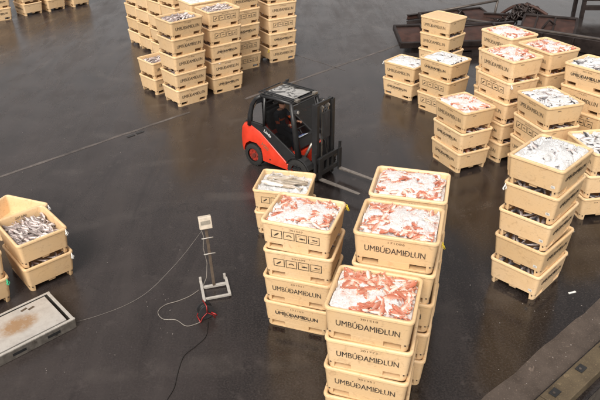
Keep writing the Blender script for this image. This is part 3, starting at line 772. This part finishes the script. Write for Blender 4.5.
# side-profile shell pieces: full-width core plus rounded ends
rings = []
for y_, ins in ((-W2, .05), (-W2+.025, .015), (-W2+.07, 0), (W2-.07, 0), (W2-.025, .015), (W2, .05)):
    cxm, czm = .3, .6
    rings.append([(cxm+(a-cxm)*(1-ins*1.2), y_, czm+(b_-czm)*(1-ins*1.6)) for a, b_ in prof])
mb.loft(rings)
fp('body', mb, M['red'], bevel=0, smooth=50)
mb = MB(); mb.box((.62, 0, .34), (1.1, 1.0, .22)); fp('chassis', mb, M['dark_plastic'])
mb = MB(); mb.box((-.20, 0, 1.185), (.26, .9, .05)); fp('engine_hood', mb, M['black'])
# black lower cab sides (below the windows), one each flank
for s_ in (-1, 1):
    y0, y1 = s_*(W2-.005), s_*(W2-.055)
    mb = MB(); pr = [(-.06, 1.19), (.28, 1.07), (1.24, .44), (1.62, .44), (1.60, .70), (1.40, .78), (.62, 1.20), (.45, 1.28), (-.02, 1.28)]
    mb.prism(pr, min(y0, y1), max(y0, y1)); d = fp('side_panel', mb, M['black'])
    if s_ < 0:
        tm = MB(); vs, fs = text_mesh('Linde', .26, .085, .012)
        ca_, sa_ = math.cos(R(-27)), math.sin(R(-27))
        tm.add([(.56+x_*ca_-z_*sa_, y0-.006, 1.10+x_*sa_+z_*ca_) for x_, z_ in vs], fs); tm.build('lettering', M['white_plastic'], d)
        tm = MB(); vs, fs = text_mesh('H30', .25, .10, .02)
        ca_, sa_ = math.cos(R(-31)), math.sin(R(-31))
        tm.add([(.46+x_*ca_-z_*sa_, -W2-.001, .70+x_*sa_+z_*ca_) for x_, z_ in vs], fs); tm.build('lettering', M['ink_worn'], fk)
        st_ = MB(); st_.cyl((.62, -W2, .38), .022, .012, 'y', 12); fp('rubber_plug', st_, M['black'], bevel=0)
    # window glass
    gm = MB(); yg = s_*(W2-.03); gm.add([(.50, yg, 1.29), (1.30, yg, .86), (1.36, yg, 1.20), (1.18, yg, 1.90), (.46, yg, 1.93)], [(0, 1, 2, 3, 4)])
    gm.add([(.02, yg, 1.30), (.38, yg, 1.30), (.36, yg, 1.90), (.18, yg, 1.80), (.06, yg, 1.6)], [(0, 1, 2, 3, 4)])
    gm.build('side_window', M['glass'], fk)
    # frame: rear arch, B pillar, A pillar, roof rail
    mb = MB()
    arch = [(-.08, s_*(W2-.03), 1.16), (-.06, s_*(W2-.03), 1.45), (.02, s_*(W2-.04), 1.75), (.14, s_*(W2-.06), 1.93), (.30, s_*(W2-.08), 2.03)]
    mb.tube(arch, [.07, .065, .06, .055, .05], 8); mb.tube([(.30, s_*(W2-.08), 2.03), (.8, s_*(W2-.09), 2.07), (1.28, s_*(W2-.09), 2.06)], .042, 8)
    mb.tube([(1.28, s_*(W2-.09), 2.06), (1.40, s_*(W2-.05), 1.55), (1.55, s_*(W2-.035), .72)], [.05, .065, .085], 8)
    mb.tube([(.42, s_*(W2-.03), 1.26), (.44, s_*(W2-.06), 2.03)], .042, 6)
    fp('cab_frame', mb, M['black'], smooth=True, bevel=0)
mb = MB()
for x_, z_ in ((.28, 2.03), (1.30, 2.06)): mb.tube([(x_, -(W2-.07), z_), (x_, W2-.07, z_)], .035, 8)
for y_ in (-.43, -.36, .36, .43): mb.box((.80, y_, 2.135), (1.04, .022, .022))
mb.tube([(1.36, -(W2-.07), 2.03), (1.44, -.40, 2.075), (1.44, .40, 2.075), (1.36, W2-.07, 2.03)], .016, 6)
mb.tube([(.22, -(W2-.10), 2.10), (1.30, -(W2-.10), 2.12)], .014, 6); mb.tube([(.22, (W2-.10), 2.10), (1.30, (W2-.10), 2.12)], .014, 6)
mb.tube([(.16, -.42, 2.09), (.16, .42, 2.09)], .014, 6)
fp('roof_guard', mb, M['black'], smooth=40, bevel=0)
mb = MB(); mb.box((.76, 0, 2.10), (.86, .84, .012)); fp('roof_panel', mb, M['roof_glass_glare'], bevel=0)
mb = MB(); mb.box((1.36, -.34, 2.12), (.10, .12, .07)); mb.tube([(1.33, -.42, 2.11), (1.40, .40, 2.11)], .012, 6); fp('work_light', mb, M['steel'])
mb = MB(); mb.box((1.36, .34, 2.12), (.10, .12, .07)); fp('work_light', mb, M['steel'])
# rear window
gm = MB(); gm.add([(-.05, -.48, 1.30), (-.05, .48, 1.30), (.14, .46, 1.92), (.14, -.46, 1.92)], [(0, 1, 2, 3)]); gm.build('rear_window', M['glass'], fk)
# front lower cowl, dash, floor
mb = MB(); mb.box((1.42, 0, .60), (.26, 1.06, .36), (0, R(-12), 0)); mb.box((1.10, 0, .42), (.6, 1.0, .06)); fp('front_cowl', mb, M['red'])
mb = MB(); mb.box((1.36, 0, .96), (.16, .80, .26), (0, R(-20), 0)); fp('dashboard', mb, M['dark_plastic'])
mb = MB(); mb.torus((0, 0, 0), .16, .014, 'z', 20, 6); mb.tube([(0, 0, 0), (0, 0, -.25)], .018, 6); mb.tube([(-.15, 0, 0), (.15, 0, 0)], .012, 6)
mb.build('steering_wheel', M['black'], fk, True, loc=(1.13, 0, 1.22), rot=(0, R(-35), 0))
mb = MB(); mb.box((.58, 0, .88), (.50, .50, .14)); mb.box((.30, 0, 1.22), (.13, .48, .62), (0, R(-8), 0)); fp('seat', mb, M['seat'], bevel=.04)
mb = MB(); mb.box((.62, 0, .66), (.60, .56, .34)); fp('seat_box', mb, M['dark_plastic'])
mb = MB(); mb.box((1.33, -.16, 1.115), (.20, .32, .008), (0, R(-25), 0)); pc = fp('paper_sheet', mb, M['paper'], bevel=0)
mb = MB()
for k in range(3): mb.box((1.28+k*.05, -.16, 1.108+k*.024), (.012, .24, .006), (0, R(-25), 0))
mb.build('printed_lines', M['blue'], pc)
# fenders
for s_ in (-1, 1):
    mb = MB()
    pts = []
    for k in range(8):
        a = R(20+k*20); pts.append((1.55+.40*math.cos(a), .33+.40*math.sin(a)))
    rings_ = []
    inner = [(1.55+.365*math.cos(R(20+k*20)), .33+.365*math.sin(R(20+k*20))) for k in range(8)]
    mb.prism(pts+inner[::-1], *(sorted((s_*.36, s_*.60)))); fp('fender', mb, M['black'])
# wheels
def wheel(x_, y_, r, w_):
    e = MB(); rings = []
    for yy, rr in ((-w_/2, r*.60), (-w_/2, r*.90), (-w_/2+.02, r*.98), (0, r), (w_/2-.02, r*.98), (w_/2, r*.90), (w_/2, r*.60)):
        rings.append([(rr*math.cos(2*math.pi*k/28), yy, rr*math.sin(2*math.pi*k/28)) for k in range(28)])
    e.loft(rings, False, False)
    for k in range(28):
        a = 2*math.pi*k/28; e.box((math.cos(a)*r*.985, 0, math.sin(a)*r*.985), (.02, w_*.86, .022), (0, -a, 0))
    wh = empty('wheel', (x_, y_, r)); wh.parent = fk
    e.build('tyre', M['rubber'], wh, smooth=40)
    rm = MB(); rm.cyl((0, 0, 0), r*.56, w_*.6, 'y', 24); rm.cyl((0, 0, 0), r*.2, w_*.9, 'y', 12)
    for k in range(6):
        a = k*math.pi/3; rm.cyl((math.cos(a)*r*.40, -w_*.36, math.sin(a)*r*.40), .02, .03, 'y', 6); rm.cyl((math.cos(a)*r*.40, w_*.36, math.sin(a)*r*.40), .02, .03, 'y', 6)
    rm.build('rim', M['rim_red'] if x_ < 1 else M['black'], wh, smooth=30)
wheel(0, -.46, .31, .19); wheel(0, .46, .31, .19); wheel(1.55, -.49, .33, .22); wheel(1.55, .49, .33, .22)
# mast
mb = MB()
for s_ in (-1, 1):
    mb.box((1.90, s_*.34, 1.13), (.16, .035, 2.02)); mb.box((1.83, s_*.315, 1.13), (.025, .08, 2.02)); mb.box((1.97, s_*.315, 1.13), (.025, .08, 2.02))
    mb.box((1.915, s_*.27, 1.15), (.12, .05, 1.94))
for z_ in (2.11, 1.40, .22): mb.box((1.90, 0, z_), (.06, .66, .09))
fp('mast', mb, M['black'], bevel=.006)
mb = MB()
for s_ in (-1, 1): mb.cyl((1.82, s_*.21, 1.05), .035, 1.7, 'z', 12)
mb2 = MB(); mb.cur = 0
fp('lift_cylinder', mb, M['dark_plastic'], smooth=40, bevel=0)
mb = MB()
for s_ in (-1, 1): mb.box((1.95, s_*.12, 1.15), (.02, .035, 1.7)); mb.cyl((1.94, s_*.12, 2.02), .05, .04, 'y', 14)
fp('lift_chain', mb, M['steel'], smooth=40, bevel=0)
mb = MB()
for k, y_ in enumerate((-.06, .0, .05)): mb.tube([(1.88, y_, 2.05), (1.99, y_, 1.9), (1.98, y_+.02, 1.3), (2.02, y_+.05, .75)], .013, 6)
fp('hydraulic_hose', mb, M['dark_plastic'], smooth=True, bevel=0)
mb = MB()
for s_ in (-1, 1): mb.tube([(1.80, s_*.31, 1.1), (1.50, s_*.30, .52)], .04, 8)
fp('tilt_cylinder', mb, M['steel'], smooth=True, bevel=0)
# carriage with load backrest
mb = MB()
for z_ in (.34, .72): mb.box((2.05, 0, z_), (.06, 1.04, .12))
for y_ in (-.48, .48, -.2, .2): mb.box((2.04, y_, .53), (.05, .07, .5))
for y_ in (-.50, .50): mb.box((2.05, y_, .62), (.06, .05, .66))
mb.box((2.05, 0, .53), (.04, .10, .30))
fp('carriage', mb, M['black'], bevel=.006)
for y_ in (-.36, .44):
    mb = MB(); mb.box((2.10, y_, .50), (.045, .11, .60)); sh_ = fp('fork_shank', mb, M['black'], bevel=.004)
    mb = MB(); mb.hexa([(2.08, y_-.055, .20), (3.28, y_-.045, .222), (3.28, y_+.045, .222), (2.08, y_+.055, .20), (2.08, y_-.055, .245), (3.28, y_-.045, .234), (3.28, y_+.045, .234), (2.08, y_+.055, .245)])
    fp('fork', mb, M['fork_steel'], bevel=.004)
mb = MB(); mb.box((1.985, 0, 1.55), (.02, .30, .70)); mb.box((1.86, 0, .75), (.03, .50, .60)); fp('mast_plate', mb, M['dark_plastic'])
mb = MB()
for y_ in (-.16, -.13, .13, .16): mb.tube([(1.80, y_, .5), (1.79, y_, 1.3), (1.80, y_*.9, 1.95), (1.88, y_*.8, 2.05)], .011, 6)
fp('mast_hose', mb, M['steel'], smooth=True, bevel=0)
for s_ in (-1, 1):
    mb = MB(); mb.box((1.46, s_*.50, 1.90), (.10, .12, .10)); hl = fp('headlight', mb, M['dark_plastic'], bevel=.02)
    mb = MB(); mb.cyl((1.515, s_*.50, 1.90), .04, .012, 'x', 14); mb.build('lens', M['pale'], hl)
mb = MB(); mb.box((.12, 0, 1.42), (.05, .80, .26)); mb.box((.10, 0, 1.24), (.30, .94, .06)); fp('rear_shelf', mb, M['dark_plastic'])
mb = MB(); mb.box((.80, 0, 2.045), (.9, .80, .02)); mb.box((.35, 0, 1.98), (.10, .86, .10)); fp('cab_shade_panel', mb, M['dark_plastic'])  # added under the roof to darken the cab interior
mb = MB(); mb.tube([(-.37, -.30, .55), (-.43, -.30, .55), (-.43, .30, .55), (-.37, .30, .55)], .02, 6); fp('tow_bar', mb, M['black'], smooth=True, bevel=0)
for s_ in (-1, 1):
    mb = MB(); mb.box((1.50, s_*.50, .50), (.22, .20, .03)); mb.box((1.46, s_*.50, .36), (.22, .18, .03)); fp('step', mb, M['black'])
# mirror and beacon stubs
mb = MB(); mb.tube([(.30, .46, 2.05), (.30, .52, 2.12)], .012, 6); mb.box((.30, .52, 2.15), (.04, .10, .07)); fp('mirror', mb, M['dark_plastic'])

# ---------------------------------------------------------------- driver
def skinned(name, nodes, edges, mats, level=2):
    me = bpy.data.meshes.new(name); keys = list(nodes); idx = {k: i for i, k in enumerate(keys)}
    me.from_pydata([nodes[k][0] for k in keys], [(idx[a], idx[b_]) for a, b_ in edges], [])
    o = bpy.data.objects.new(name, me); C.objects.link(o)
    for m_ in mats: me.materials.append(m_)
    sk = o.modifiers.new('skin', 'SKIN'); sk.use_smooth_shade = True
    for i, k in enumerate(keys):
        r = nodes[k][1]; r = (r, r) if isinstance(r, (int, float)) else r
        me.skin_vertices[0].data[i].radius = r; me.skin_vertices[0].data[i].use_root = (i == 0)
    ss = o.modifiers.new('sub', 'SUBSURF'); ss.levels = level; ss.render_levels = level
    dg = bpy.context.evaluated_depsgraph_get(); ev = o.evaluated_get(dg); m2 = bpy.data.meshes.new_from_object(ev)
    bpy.data.objects.remove(o); return m2
N_ = {'pelvis': ((.52, 0, 1.02), (.15, .12)), 'belly': ((.48, 0, 1.18), (.14, .12)), 'chest': ((.49, 0, 1.38), (.17, .12)), 'upper': ((.50, 0, 1.50), (.13, .10)), 'neck': ((.54, 0, 1.585), .055), 'head0': ((.57, 0, 1.65), (.07, .075)),
      'head1': ((.575, 0, 1.73), (.078, .092)), 'head2': ((.565, 0, 1.81), (.062, .075)), 'nose': ((.665, 0, 1.72), .014)}
E_ = [('pelvis', 'belly'), ('belly', 'chest'), ('chest', 'upper'), ('upper', 'neck'), ('neck', 'head0'), ('head0', 'head1'), ('head1', 'head2'), ('head1', 'nose')]
for s_, nm in ((1, 'l'), (-1, 'r')):
    N_.update({nm+'sh': ((.50, s_*.19, 1.48), .07), nm+'el': ((.68, s_*.27, 1.25), .05), nm+'wr': ((.93, s_*.17, 1.29), .032), nm+'pa': ((1.00, s_*.15, 1.31), (.038, .022)),
               nm+'hip': ((.60, s_*.10, .99), .092), nm+'kn': ((.98, s_*.15, .99), .065), nm+'an': ((1.14, s_*.15, .56), .042), nm+'to': ((1.28, s_*.16, .50), .042),
               nm+'ear': ((.56, s_*.088, 1.72), .014)})
    E_ += [('upper', nm+'sh'), (nm+'sh', nm+'el'), (nm+'el', nm+'wr'), (nm+'wr', nm+'pa'), ('pelvis', nm+'hip'), (nm+'hip', nm+'kn'), (nm+'kn', nm+'an'), (nm+'an', nm+'to'), ('head1', nm+'ear')]
    for q in range(4):
        b_ = Vector((1.03, s_*(.125+.0)+s_*.018*(q-0), 1.315)); ln = (.055, .065, .07, .06)[q]
        N_[nm+'f%da' % q] = (tuple(b_+Vector((ln*.5, 0, .008))), .009); N_[nm+'f%db' % q] = (tuple(b_+Vector((ln*.75, 0, -.03))), .008)
        E_ += [(nm+'pa', nm+'f%da' % q), (nm+'f%da' % q, nm+'f%db' % q)]
    N_[nm+'th'] = ((1.02, s_*.105, 1.325), .010); E_ += [(nm+'pa', nm+'th')]
body = skinned('person', N_, E_, [M['cloth_navy'], M['skin'], M['black'], M['orange_red']])
for p in body.polygons:
    c = p.center; p.use_smooth = True
    p.material_index = 1 if (c.z > 1.575 or (c.x > .93 and c.z > 1.22 and abs(c.y) > .08)) else (2 if c.z < .56 else (3 if (1.30 < c.z < 1.36 and c.x < .75) else 0))
pr_ = obj('person', body); pr_.location = fk.location; pr_.rotation_euler = fk.rotation_euler
tag(pr_, 'driver in dark work clothes seated inside the forklift cab', 'person')
mb = MB(); rings = []
for k in range(7):
    a = R(-8+k*15); rr = .088*math.cos(a)+.004; z_ = 1.765+.10*math.sin(a)
    rings.append([(.553+rr*1.12*math.cos(2*math.pi*j/16)-(.0), rr*.98*math.sin(2*math.pi*j/16), z_) for j in range(16)])
mb.loft(rings); mb.build('hair', M['hair'], pr_, smooth=True)
mb = MB()
for s_ in (-1, 1): mb.cyl((.655, s_*.032, 1.738), .010, .012, 'x', 8)
mb.build('eye', M['eye'], pr_)

# ---------------------------------------------------------------- scale indicator column
col_ = empty('scale_column', (-1.29, 10.02, 0), rot=(0, R(-2.5), R(12)))
tag(col_, 'slim weighing display column on a pale tube foot', 'scale')
mb = MB()
mb.box((-.24, -.12, .045), (.055, .66, .055)); mb.box((.02, -.0, .045), (.46, .055, .055)); mb.box((.02, -.36, .045), (.46, .045, .045)); mb.box((.26, -.10, .045), (.055, .55, .055)); mb.box((.24, .18, .09), (.05, .05, .12)); mb.box((-.24, .20, .09), (.05, .05, .12))
mb.build('foot', M['pale'], col_, bevel=.006)
mb = MB(); mb.box((0, 0, .76), (.055, .055, 1.40)); mb.build('pole', simple('brown_grey_steel', (.22, .17, .13), .4, .5), col_, bevel=.004)
for z_ in (.84, 1.20):
    mb = MB(); mb.tube([(-.11, -.035, z_), (.11, -.035, z_)], .011, 6); mb.build('hook_bar', M['pale'], col_, smooth=True)
hd = MB(); hd.box((0, -.03, 1.55), (.24, .11, .24), (R(-12), 0, 0)); h_ = hd.build('display_box', simple('cream_housing', (.62, .54, .44), .4), col_, bevel=.012)
mb = MB(); mb.box((0, -.090, 1.575), (.17, .006, .07), (R(-12), 0, 0)); mb.build('screen', simple('display_glass', (.30, .27, .22), .2), h_)
mb = MB()
for k in range(4): mb.box((-.065+k*.043, -.078, 1.495), (.026, .006, .026), (R(-12), 0, 0))
mb.build('keypad', M['steel'], h_)
mb = MB(); mb.box((-.10, .04, 1.42), (.05, .05, .06)); mb.build('plug', M['black'], h_)
mb = MB(); mb.tube([(-.10, .04, 1.42), (-.06, .03, 1.2), (-.10, .04, .95), (-.07, .03, .6), (-.12, .03, .25), (-.22, -.02, .09)], .008, 6); mb.build('cable', M['cable_white'], col_, smooth=True)
def spline(pts, n=10):
    pts = [Vector(p) for p in pts]; out = []
    P4 = [pts[0]]+pts+[pts[-1]]
    for i in range(1, len(P4)-2):
        for k in range(n):
            t_ = k/n; p0, p1, p2, p3 = P4[i-1:i+3]
            out.append(.5*((2*p1)+(-p0+p2)*t_+(2*p0-5*p1+4*p2-p3)*t_*t_+(-p0+3*p1-3*p2+p3)*t_**3))
    out.append(pts[-1]); return out
# cables lying on the yard
mb = MB(); mb.tube(spline([gp(*p, .008) for p in ((199, 290), (190, 296), (178, 301), (165, 305), (158, 312), (163, 319), (176, 320), (186, 326), (196, 324), (202, 321))]), .007, 6)
tag(mb.build('power_cable', M['cable_white'], smooth=True), 'pale looping cable from the column foot to the cable reel', 'cable')
mb = MB(); hp_ = Vector((-1.37, 10.03, 1.42))
mb.tube(spline([gp(76, 322, .008), gp(100, 315, .008), gp(128, 304, .01), gp(150, 290, .12), gp(172, 268, .45), hp_*.45+gp(172, 268, .45)*.55+Vector((0, 0, -.03)), hp_]), .003, 5)
tag(mb.build('data_cable', M['cable_white'], smooth=True), 'thin grey cable strung from the floor scale up to the display box', 'cable')
mb = MB(); mb.tube(spline([gp(*p, .010) for p in ((208, 322), (206, 336), (196, 346), (184, 356), (178, 372), (174, 388), (166, 402), (160, 420))]), .006, 6)
tag(mb.build('rubber_cable', M['cable_black'], smooth=True), 'black cable running from the reel to the bottom edge', 'cable')
# cable reel
rc = gp(206, 318); rl = empty('cable_reel', (rc.x, rc.y+.02, 0), R(25)); tag(rl, 'small black cable reel with a red plastic frame', 'cable reel')
mb = MB()
for y_ in (-.065, .065): mb.cyl((0, y_, .17), .145, .012, 'y', 24)
mb.cyl((0, 0, .17), .06, .13, 'y', 16); mb.build('drum', M['dark_plastic'], rl, smooth=30)
mb = MB()
for k in range(5):
    mb.torus((0, -.045+k*.022, .17), .10+.006*(k % 2), .012, 'y', 22, 6)
mb.build('coiled_cable', M['cable_black'], rl, smooth=True)
mb = MB()
for y_ in (-.10, .10): mb.tube([(-.14, y_, .012), (-.10, y_, .10), (0, y_*.95, .18), (.10, y_, .10), (.14, y_, .012)], .009, 6)
mb.tube([(0, -.10, .18), (0, -.10, .33), (0, .10, .33), (0, .10, .18)], .010, 6); mb.tube([(-.14, -.10, .012), (-.14, .10, .012)], .012, 6); mb.tube([(.14, -.10, .012), (.14, .10, .012)], .012, 6)
mb.tube([(.08, -.10, .16), (.13, -.16, .15), (.16, -.16, .11)], .014, 6)
mb.build('frame', M['red_plastic'], rl, smooth=True)

# ---------------------------------------------------------------- floor scale platform
a0 = gp(45, 293, .2); a1 = gp(75, 319, .2)
ay = math.atan2((gp(0, 357, .2)-a1).y, (gp(0, 357, .2)-a1).x)
lt = a1; sc_ = empty('floor_scale', (a1.x, a1.y, 0), ay)
tag(sc_, 'low steel platform scale with rust stained plate, left foreground', 'scale')
wy = (a0-a1).length; LX = 2.6
sgn = -1
rp = Matrix.Rotation(-ay, 3, 'Z') @ (gp(18, 325, .2)-a1); M['plate'] = tray_mat(rp.x, rp.y)
def sb(c, d): return (c, d)
mb = MB()
mb.box((LX/2, -.02, .10), (LX, .04, .19)); mb.box((LX/2, -wy+.02, .10), (LX, .04, .19)); mb.box((.02, -wy/2, .10), (.04, wy-.08, .19)); mb.box((LX-.02, -wy/2, .10), (.04, wy-.08, .19))
mb.build('side_frame', M['steel'], sc_, bevel=.005)
mb = MB()
mb.box((LX/2, -.035, .1995), (LX+.02, .05, .012)); mb.box((LX/2, -wy+.035, .1995), (LX+.02, .05, .012)); mb.box((.03, -wy/2, .2005), (.06, wy-.03, .012)); mb.box((LX-.03, -wy/2, .2005), (.06, wy-.03, .012))
mb.build('edge_trim', M['pale'], sc_, bevel=.003)
mb = MB(); mb.box(((LX+.07)/2, -wy/2, .188), (LX-.17, wy-.19, .03)); mb.build('top_plate', M['plate'], sc_, bevel=.004)
mb = MB(); mb.box((LX/2, -wy/2, .03), (LX-.1, wy-.1, .05)); mb.build('bottom_pan', M['hole'], sc_)
for x_ in (.42, 1.05, 1.7, 2.3):
    mb = MB(); mb.box((x_, .001 if sgn < 0 else 0, .10), (.24, .006, .055)); mb.build('slot', M['black'], sc_)  # solid black strip stands in for the shade of a side opening
for x_, y_ in ((.30, -wy+.25), (.42, -wy+.20)):
    mb = MB(); mb.box((x_+.15, y_, .2045), (.12, .05, .003), (0, 0, .2)); mb.build('worn_plate', M['ink_grey'], sc_)

# ---------------------------------------------------------------- trawl doors, pontoon, frames (top right)
def door(px, py, rz, l, w_, tilt, h, label, z=0.0):
    d = empty('trawl_door', (px, py, z), rot=(tilt, 0, rz)); tag(d, label, 'trawl door', 'rusty trawl doors')
    mb = MB(); n = 8; prof_ = []
    for i in range(n+1): prof_.append((-w_/2+w_*i/n, h+.10*math.sin(math.pi*i/n)))
    for i in range(n, -1, -1): prof_.append((-w_/2+w_*i/n, h-.05+.10*math.sin(math.pi*i/n)))
    mb.prism(prof_, -l/2, l/2, 'yz'); mb.build('plate', M['rust'], d, smooth=30)
    mb = MB()
    for s_ in (-1, 1): mb.box((0, s_*(w_/2+.02), h-.03), (l+.1, .12, .24)); mb.box((s_*(l/2+.02), 0, h), (.10, w_, .20))
    mb.build('edge_beam', M['dark_rust'], d, bevel=.02)
    mb = MB()
    for x_ in (-.25, .1): mb.box((x_*l, 0, h+.12), (.07, w_*.8, .09))
    mb.tube([(-.1*l, -.2*w_, h+.1), (0, -.1*w_, h+.42), (.12*l, .05*w_, h+.1)], .05, 8)
    mb.build('towing_bracket', M['dark_rust'], d, smooth=40)
    mb = MB(); 
    for s_ in (-1, 1): mb.box((s_*l*.35, 0, h/2-.04), (.3, w_*.9, max(.06, h-.12)))
    mb.build('shoe', M['dark_rust'], d)
    return d
door(6.95, 25.2, R(1), 4.0, 1.5, R(10), .55, 'long rust-brown trawl door behind the lidded tub stack')
door(8.2, 28.4, R(14), 3.0, 1.5, R(9), .30, 'flat dark trawl door lying furthest back beside the chain heap')
p1, p2, p3, p4 = gp(525, 17, .9), gp(540, 12, .9), gp(575, 24, .7), gp(560, 34, .6)
cc = (gp(530, 18, .7)+gp(566, 29, .6))/2
dc_ = gp(549, 23.5, .6); door(dc_.x, dc_.y, R(-26), 2.0, 1.5, R(16), .5, 'tilted reddish trawl door resting behind the long dark pontoon')
# long dark pontoon beam
e1 = gp(497, 24, .62); e2 = gp(604, 40, .62); dv = (e2-e1); ang = math.atan2(dv.y, dv.x); ml = dv.length
pn = empty('steel_pontoon', (e1.x, e1.y, 0), ang); tag(pn, 'long dark steel pontoon with a pale worn upper edge', 'pontoon')
mb = MB(); mb.hexa([(-1.0, -.10, .04), (ml+6, -.10, .04), (ml+6, .30, .04), (-1.0, .30, .04), (-1.4, -.16, .60), (ml+6, -.16, .60), (ml+6, .34, .60), (-1.4, .34, .60)]); mb.build('hull', M['dark_rust'], pn, bevel=.02)
mb = MB(); mb.box((ml/2+2.3, .0, .635), (ml+7.2, .10, .06)); mb.build('edge_rail', M['worn_edge'], pn, bevel=.01)
for k in range(9):
    mb = MB(); mb.box((-.5+k*1.2, -.20, .33), (.06, .14, .5)); mb.build('stiffener', M['dark_rust'], pn)
# second low dark beam running left under the tubs
lb = empty('steel_beam', (8.15, 25.0, 0), R(-6)); tag(lb, 'dark steel beam on the ground between trawl door and pontoon', 'beam')
mb = MB(); mb.box((0, 0, .42), (2.6, .5, .16)); mb.box((0, .5, .3), (2.6, .14, .4)); mb.build('flange', M['dark_rust'], lb, bevel=.02)
mb = MB(); mb.box((0, .0, .17), (2.3, .12, .34)); mb.build('web', M['rust'], lb, bevel=.01)
# chain heap
mb = MB(); rr = random.Random(4); c0 = Vector((11.0, 27.9, .0))
for q in range(150):
    a = rr.uniform(0, 6.28); d_ = abs(rr.gauss(0, .5)); x_, y_ = c0.x+math.cos(a)*d_*1.5, c0.y+math.sin(a)*d_
    z_ = max(.08, .75*math.exp(-(d_/.6)**2)+rr.uniform(-.1, .1))
    k0 = len(mb.v); mb.torus((0, 0, 0), .12, .035, 'z', 10, 6); T = Matrix.Translation((x_, y_, z_)) @ Euler((rr.uniform(0, 3), rr.uniform(0, 3), rr.uniform(0, 3))).to_matrix().to_4x4() @ Matrix.Scale(1.5, 4, (1, 0, 0))
    for i in range(k0, len(mb.v)): mb.v[i] = tuple(T @ Vector(mb.v[i]))
o = mb.build('chain_heap', M['dark_rust'], smooth=True); tag(o, 'heap of dark rusty chain links between the trawl doors', 'chain')
mb = MB()
mb.tube(spline([(10.0, 28.6, .2), (10.6, 28.2, .8), (11.2, 27.8, .9), (11.8, 27.4, .6)]), .07, 8)
tag(mb.build('towing_chain', M['rust'], smooth=True), 'thick rusty towing bar sticking out of the chain heap', 'chain')
mb = MB()
mb.tube([(7.2, 27.9, .75), (9.9, 28.35, 1.05)], .055, 8); mb.tube([(7.2, 27.9, .75), (7.3, 27.8, .1)], .055, 8); mb.tube([(9.9, 28.35, 1.05), (9.8, 28.3, .1)], .055, 8)
tag(mb.build('steel_rail', M['worn_edge'], smooth=True), 'bent steel rail leaning over the flat dark trawl door', 'rail')
for q, (px_, py_, rz_, l_, hh) in enumerate(((432, 12, 20, 2.6, .25), (470, 34, -8, 3.0, .55), (487, 24, 12, 2.4, .7), (505, 14, -20, 1.8, .5), (478, 44, 3, 2.6, .3), (520, 26, -24, 2.2, .35))):
    p = gp(px_, py_, hh); gi = empty('steel_girder', (p.x, p.y, 0), R(rz_)); tag(gi, ('rusty girder lying left behind the lidded stack', 'dark girder above the trawl door right of the lidded stack', 'dark girder next to the bent rail', 'short girder under the chain heap', 'low black girder just behind the rearmost redfish stack', 'dark girder between chain heap and tilted trawl door')[q], 'girder')
    mb = MB(); mb.box((0, 0, hh), (l_, .16, .04)); mb.box((0, 0, hh-.2), (l_, .16, .04)); mb.build('flange', M['dark_rust'], gi)
    mb = MB(); mb.box((0, 0, hh-.1), (l_, .03, .17)); mb.build('web', M['rust'], gi)
    mb = MB(); mb.box((0, .0, (hh-.22)/2), (l_*.2, .3, max(.02, hh-.22))); mb.build('support_block', M['dark_rust'], gi)
# dark frame at the top right corner
fr = empty('steel_rack', (15.3, 29.45, 0), R(-6)); tag(fr, 'black steel rack on legs at the top right corner', 'rack')
for x_ in (-1.15, 1.5):
    for y_ in (-.5, .6): mb = MB(); mb.box((x_, y_, .45), (.16, .16, .9)); mb.build('leg', M['dark_rust'], fr, bevel=.01)
mb = MB(); mb.box((.2, -.5, .90), (2.9, .22, .26)); mb.box((.2, .6, .90), (2.9, .22, .26)); mb.box((-1.15, .05, .90), (.22, .95, .26)); mb.box((1.5, .05, .90), (.22, .95, .26)); mb.build('frame', M['dark_rust'], fr, bevel=.015)
mb = MB(); mb.box((.2, -.5, .45), (2.6, .16, .20)); mb.build('cross_bar', M['dark_rust'], fr, bevel=.01)
mb = MB(); mb.cyl((.1, .1, 1.25), .26, 1.8, 'x', 16); mb.box((.9, .1, 1.3), (.5, .6, .5)); mb.build('winch', M['dark_rust'], fr, smooth=30)

# ---------------------------------------------------------------- small litter on the yard
mb = MB(); p = gp(572, 293); mb.box((p.x, p.y, .012), (.16, .035, .012), (0, 0, .3)); tag(mb.build('plastic_strip', M['white_plastic']), 'small white plastic strip on the ground beside the leaning stack', 'litter')
for px_, py_ in ((131, 136), (140, 132.5)):
    p = gp(px_, py_); mb = MB(); mb.box((p.x, p.y, .008), (.24, .10, .012), (0, 0, R(42))); o = mb.build('drain_cover', M['black'])
    tag(o, 'small dark drain cover on the joint line, ' + ('left one' if px_ < 135 else 'right one'), 'drain cover', 'drain covers')
rr = random.Random(9); mb = MB()
for cx_, cy_, n_s, sp_ in ((555, 312, 14, 9), (570, 300, 8, 12), (505, 325, 6, 10), (530, 312, 8, 12), (160, 300, 26, 9), (170, 335, 10, 12), (45, 372, 14, 8), (85, 330, 10, 16), (120, 350, 8, 18), (590, 318, 16, 10), (520, 380, 16, 14), (550, 355, 22, 16), (30, 60, 14, 30), (110, 70, 16, 30), (90, 110, 16, 30), (60, 160, 16, 40), (250, 260, 10, 30), (460, 300, 10, 30), (110, 250, 16, 40)):
    for q in range(n_s//2+1):
        p = gp(rr.gauss(cx_, sp_), rr.gauss(cy_, sp_*.55)); s_ = rr.uniform(.004, .011)
        if q % 2: continue
        if p.length > 60: continue
        mb.box((p.x, p.y, .008), (s_*1.8, s_, .006), (rr.uniform(-.2, .2), rr.uniform(-.2, .2), rr.uniform(0, 3)))
tag(mb.build('ice_crumbs', simple('melting_scrap', (.30, .27, .25), .5)), 'scattered crumbs of ice and fish scraps on the wet asphalt', 'scraps', kind='stuff')
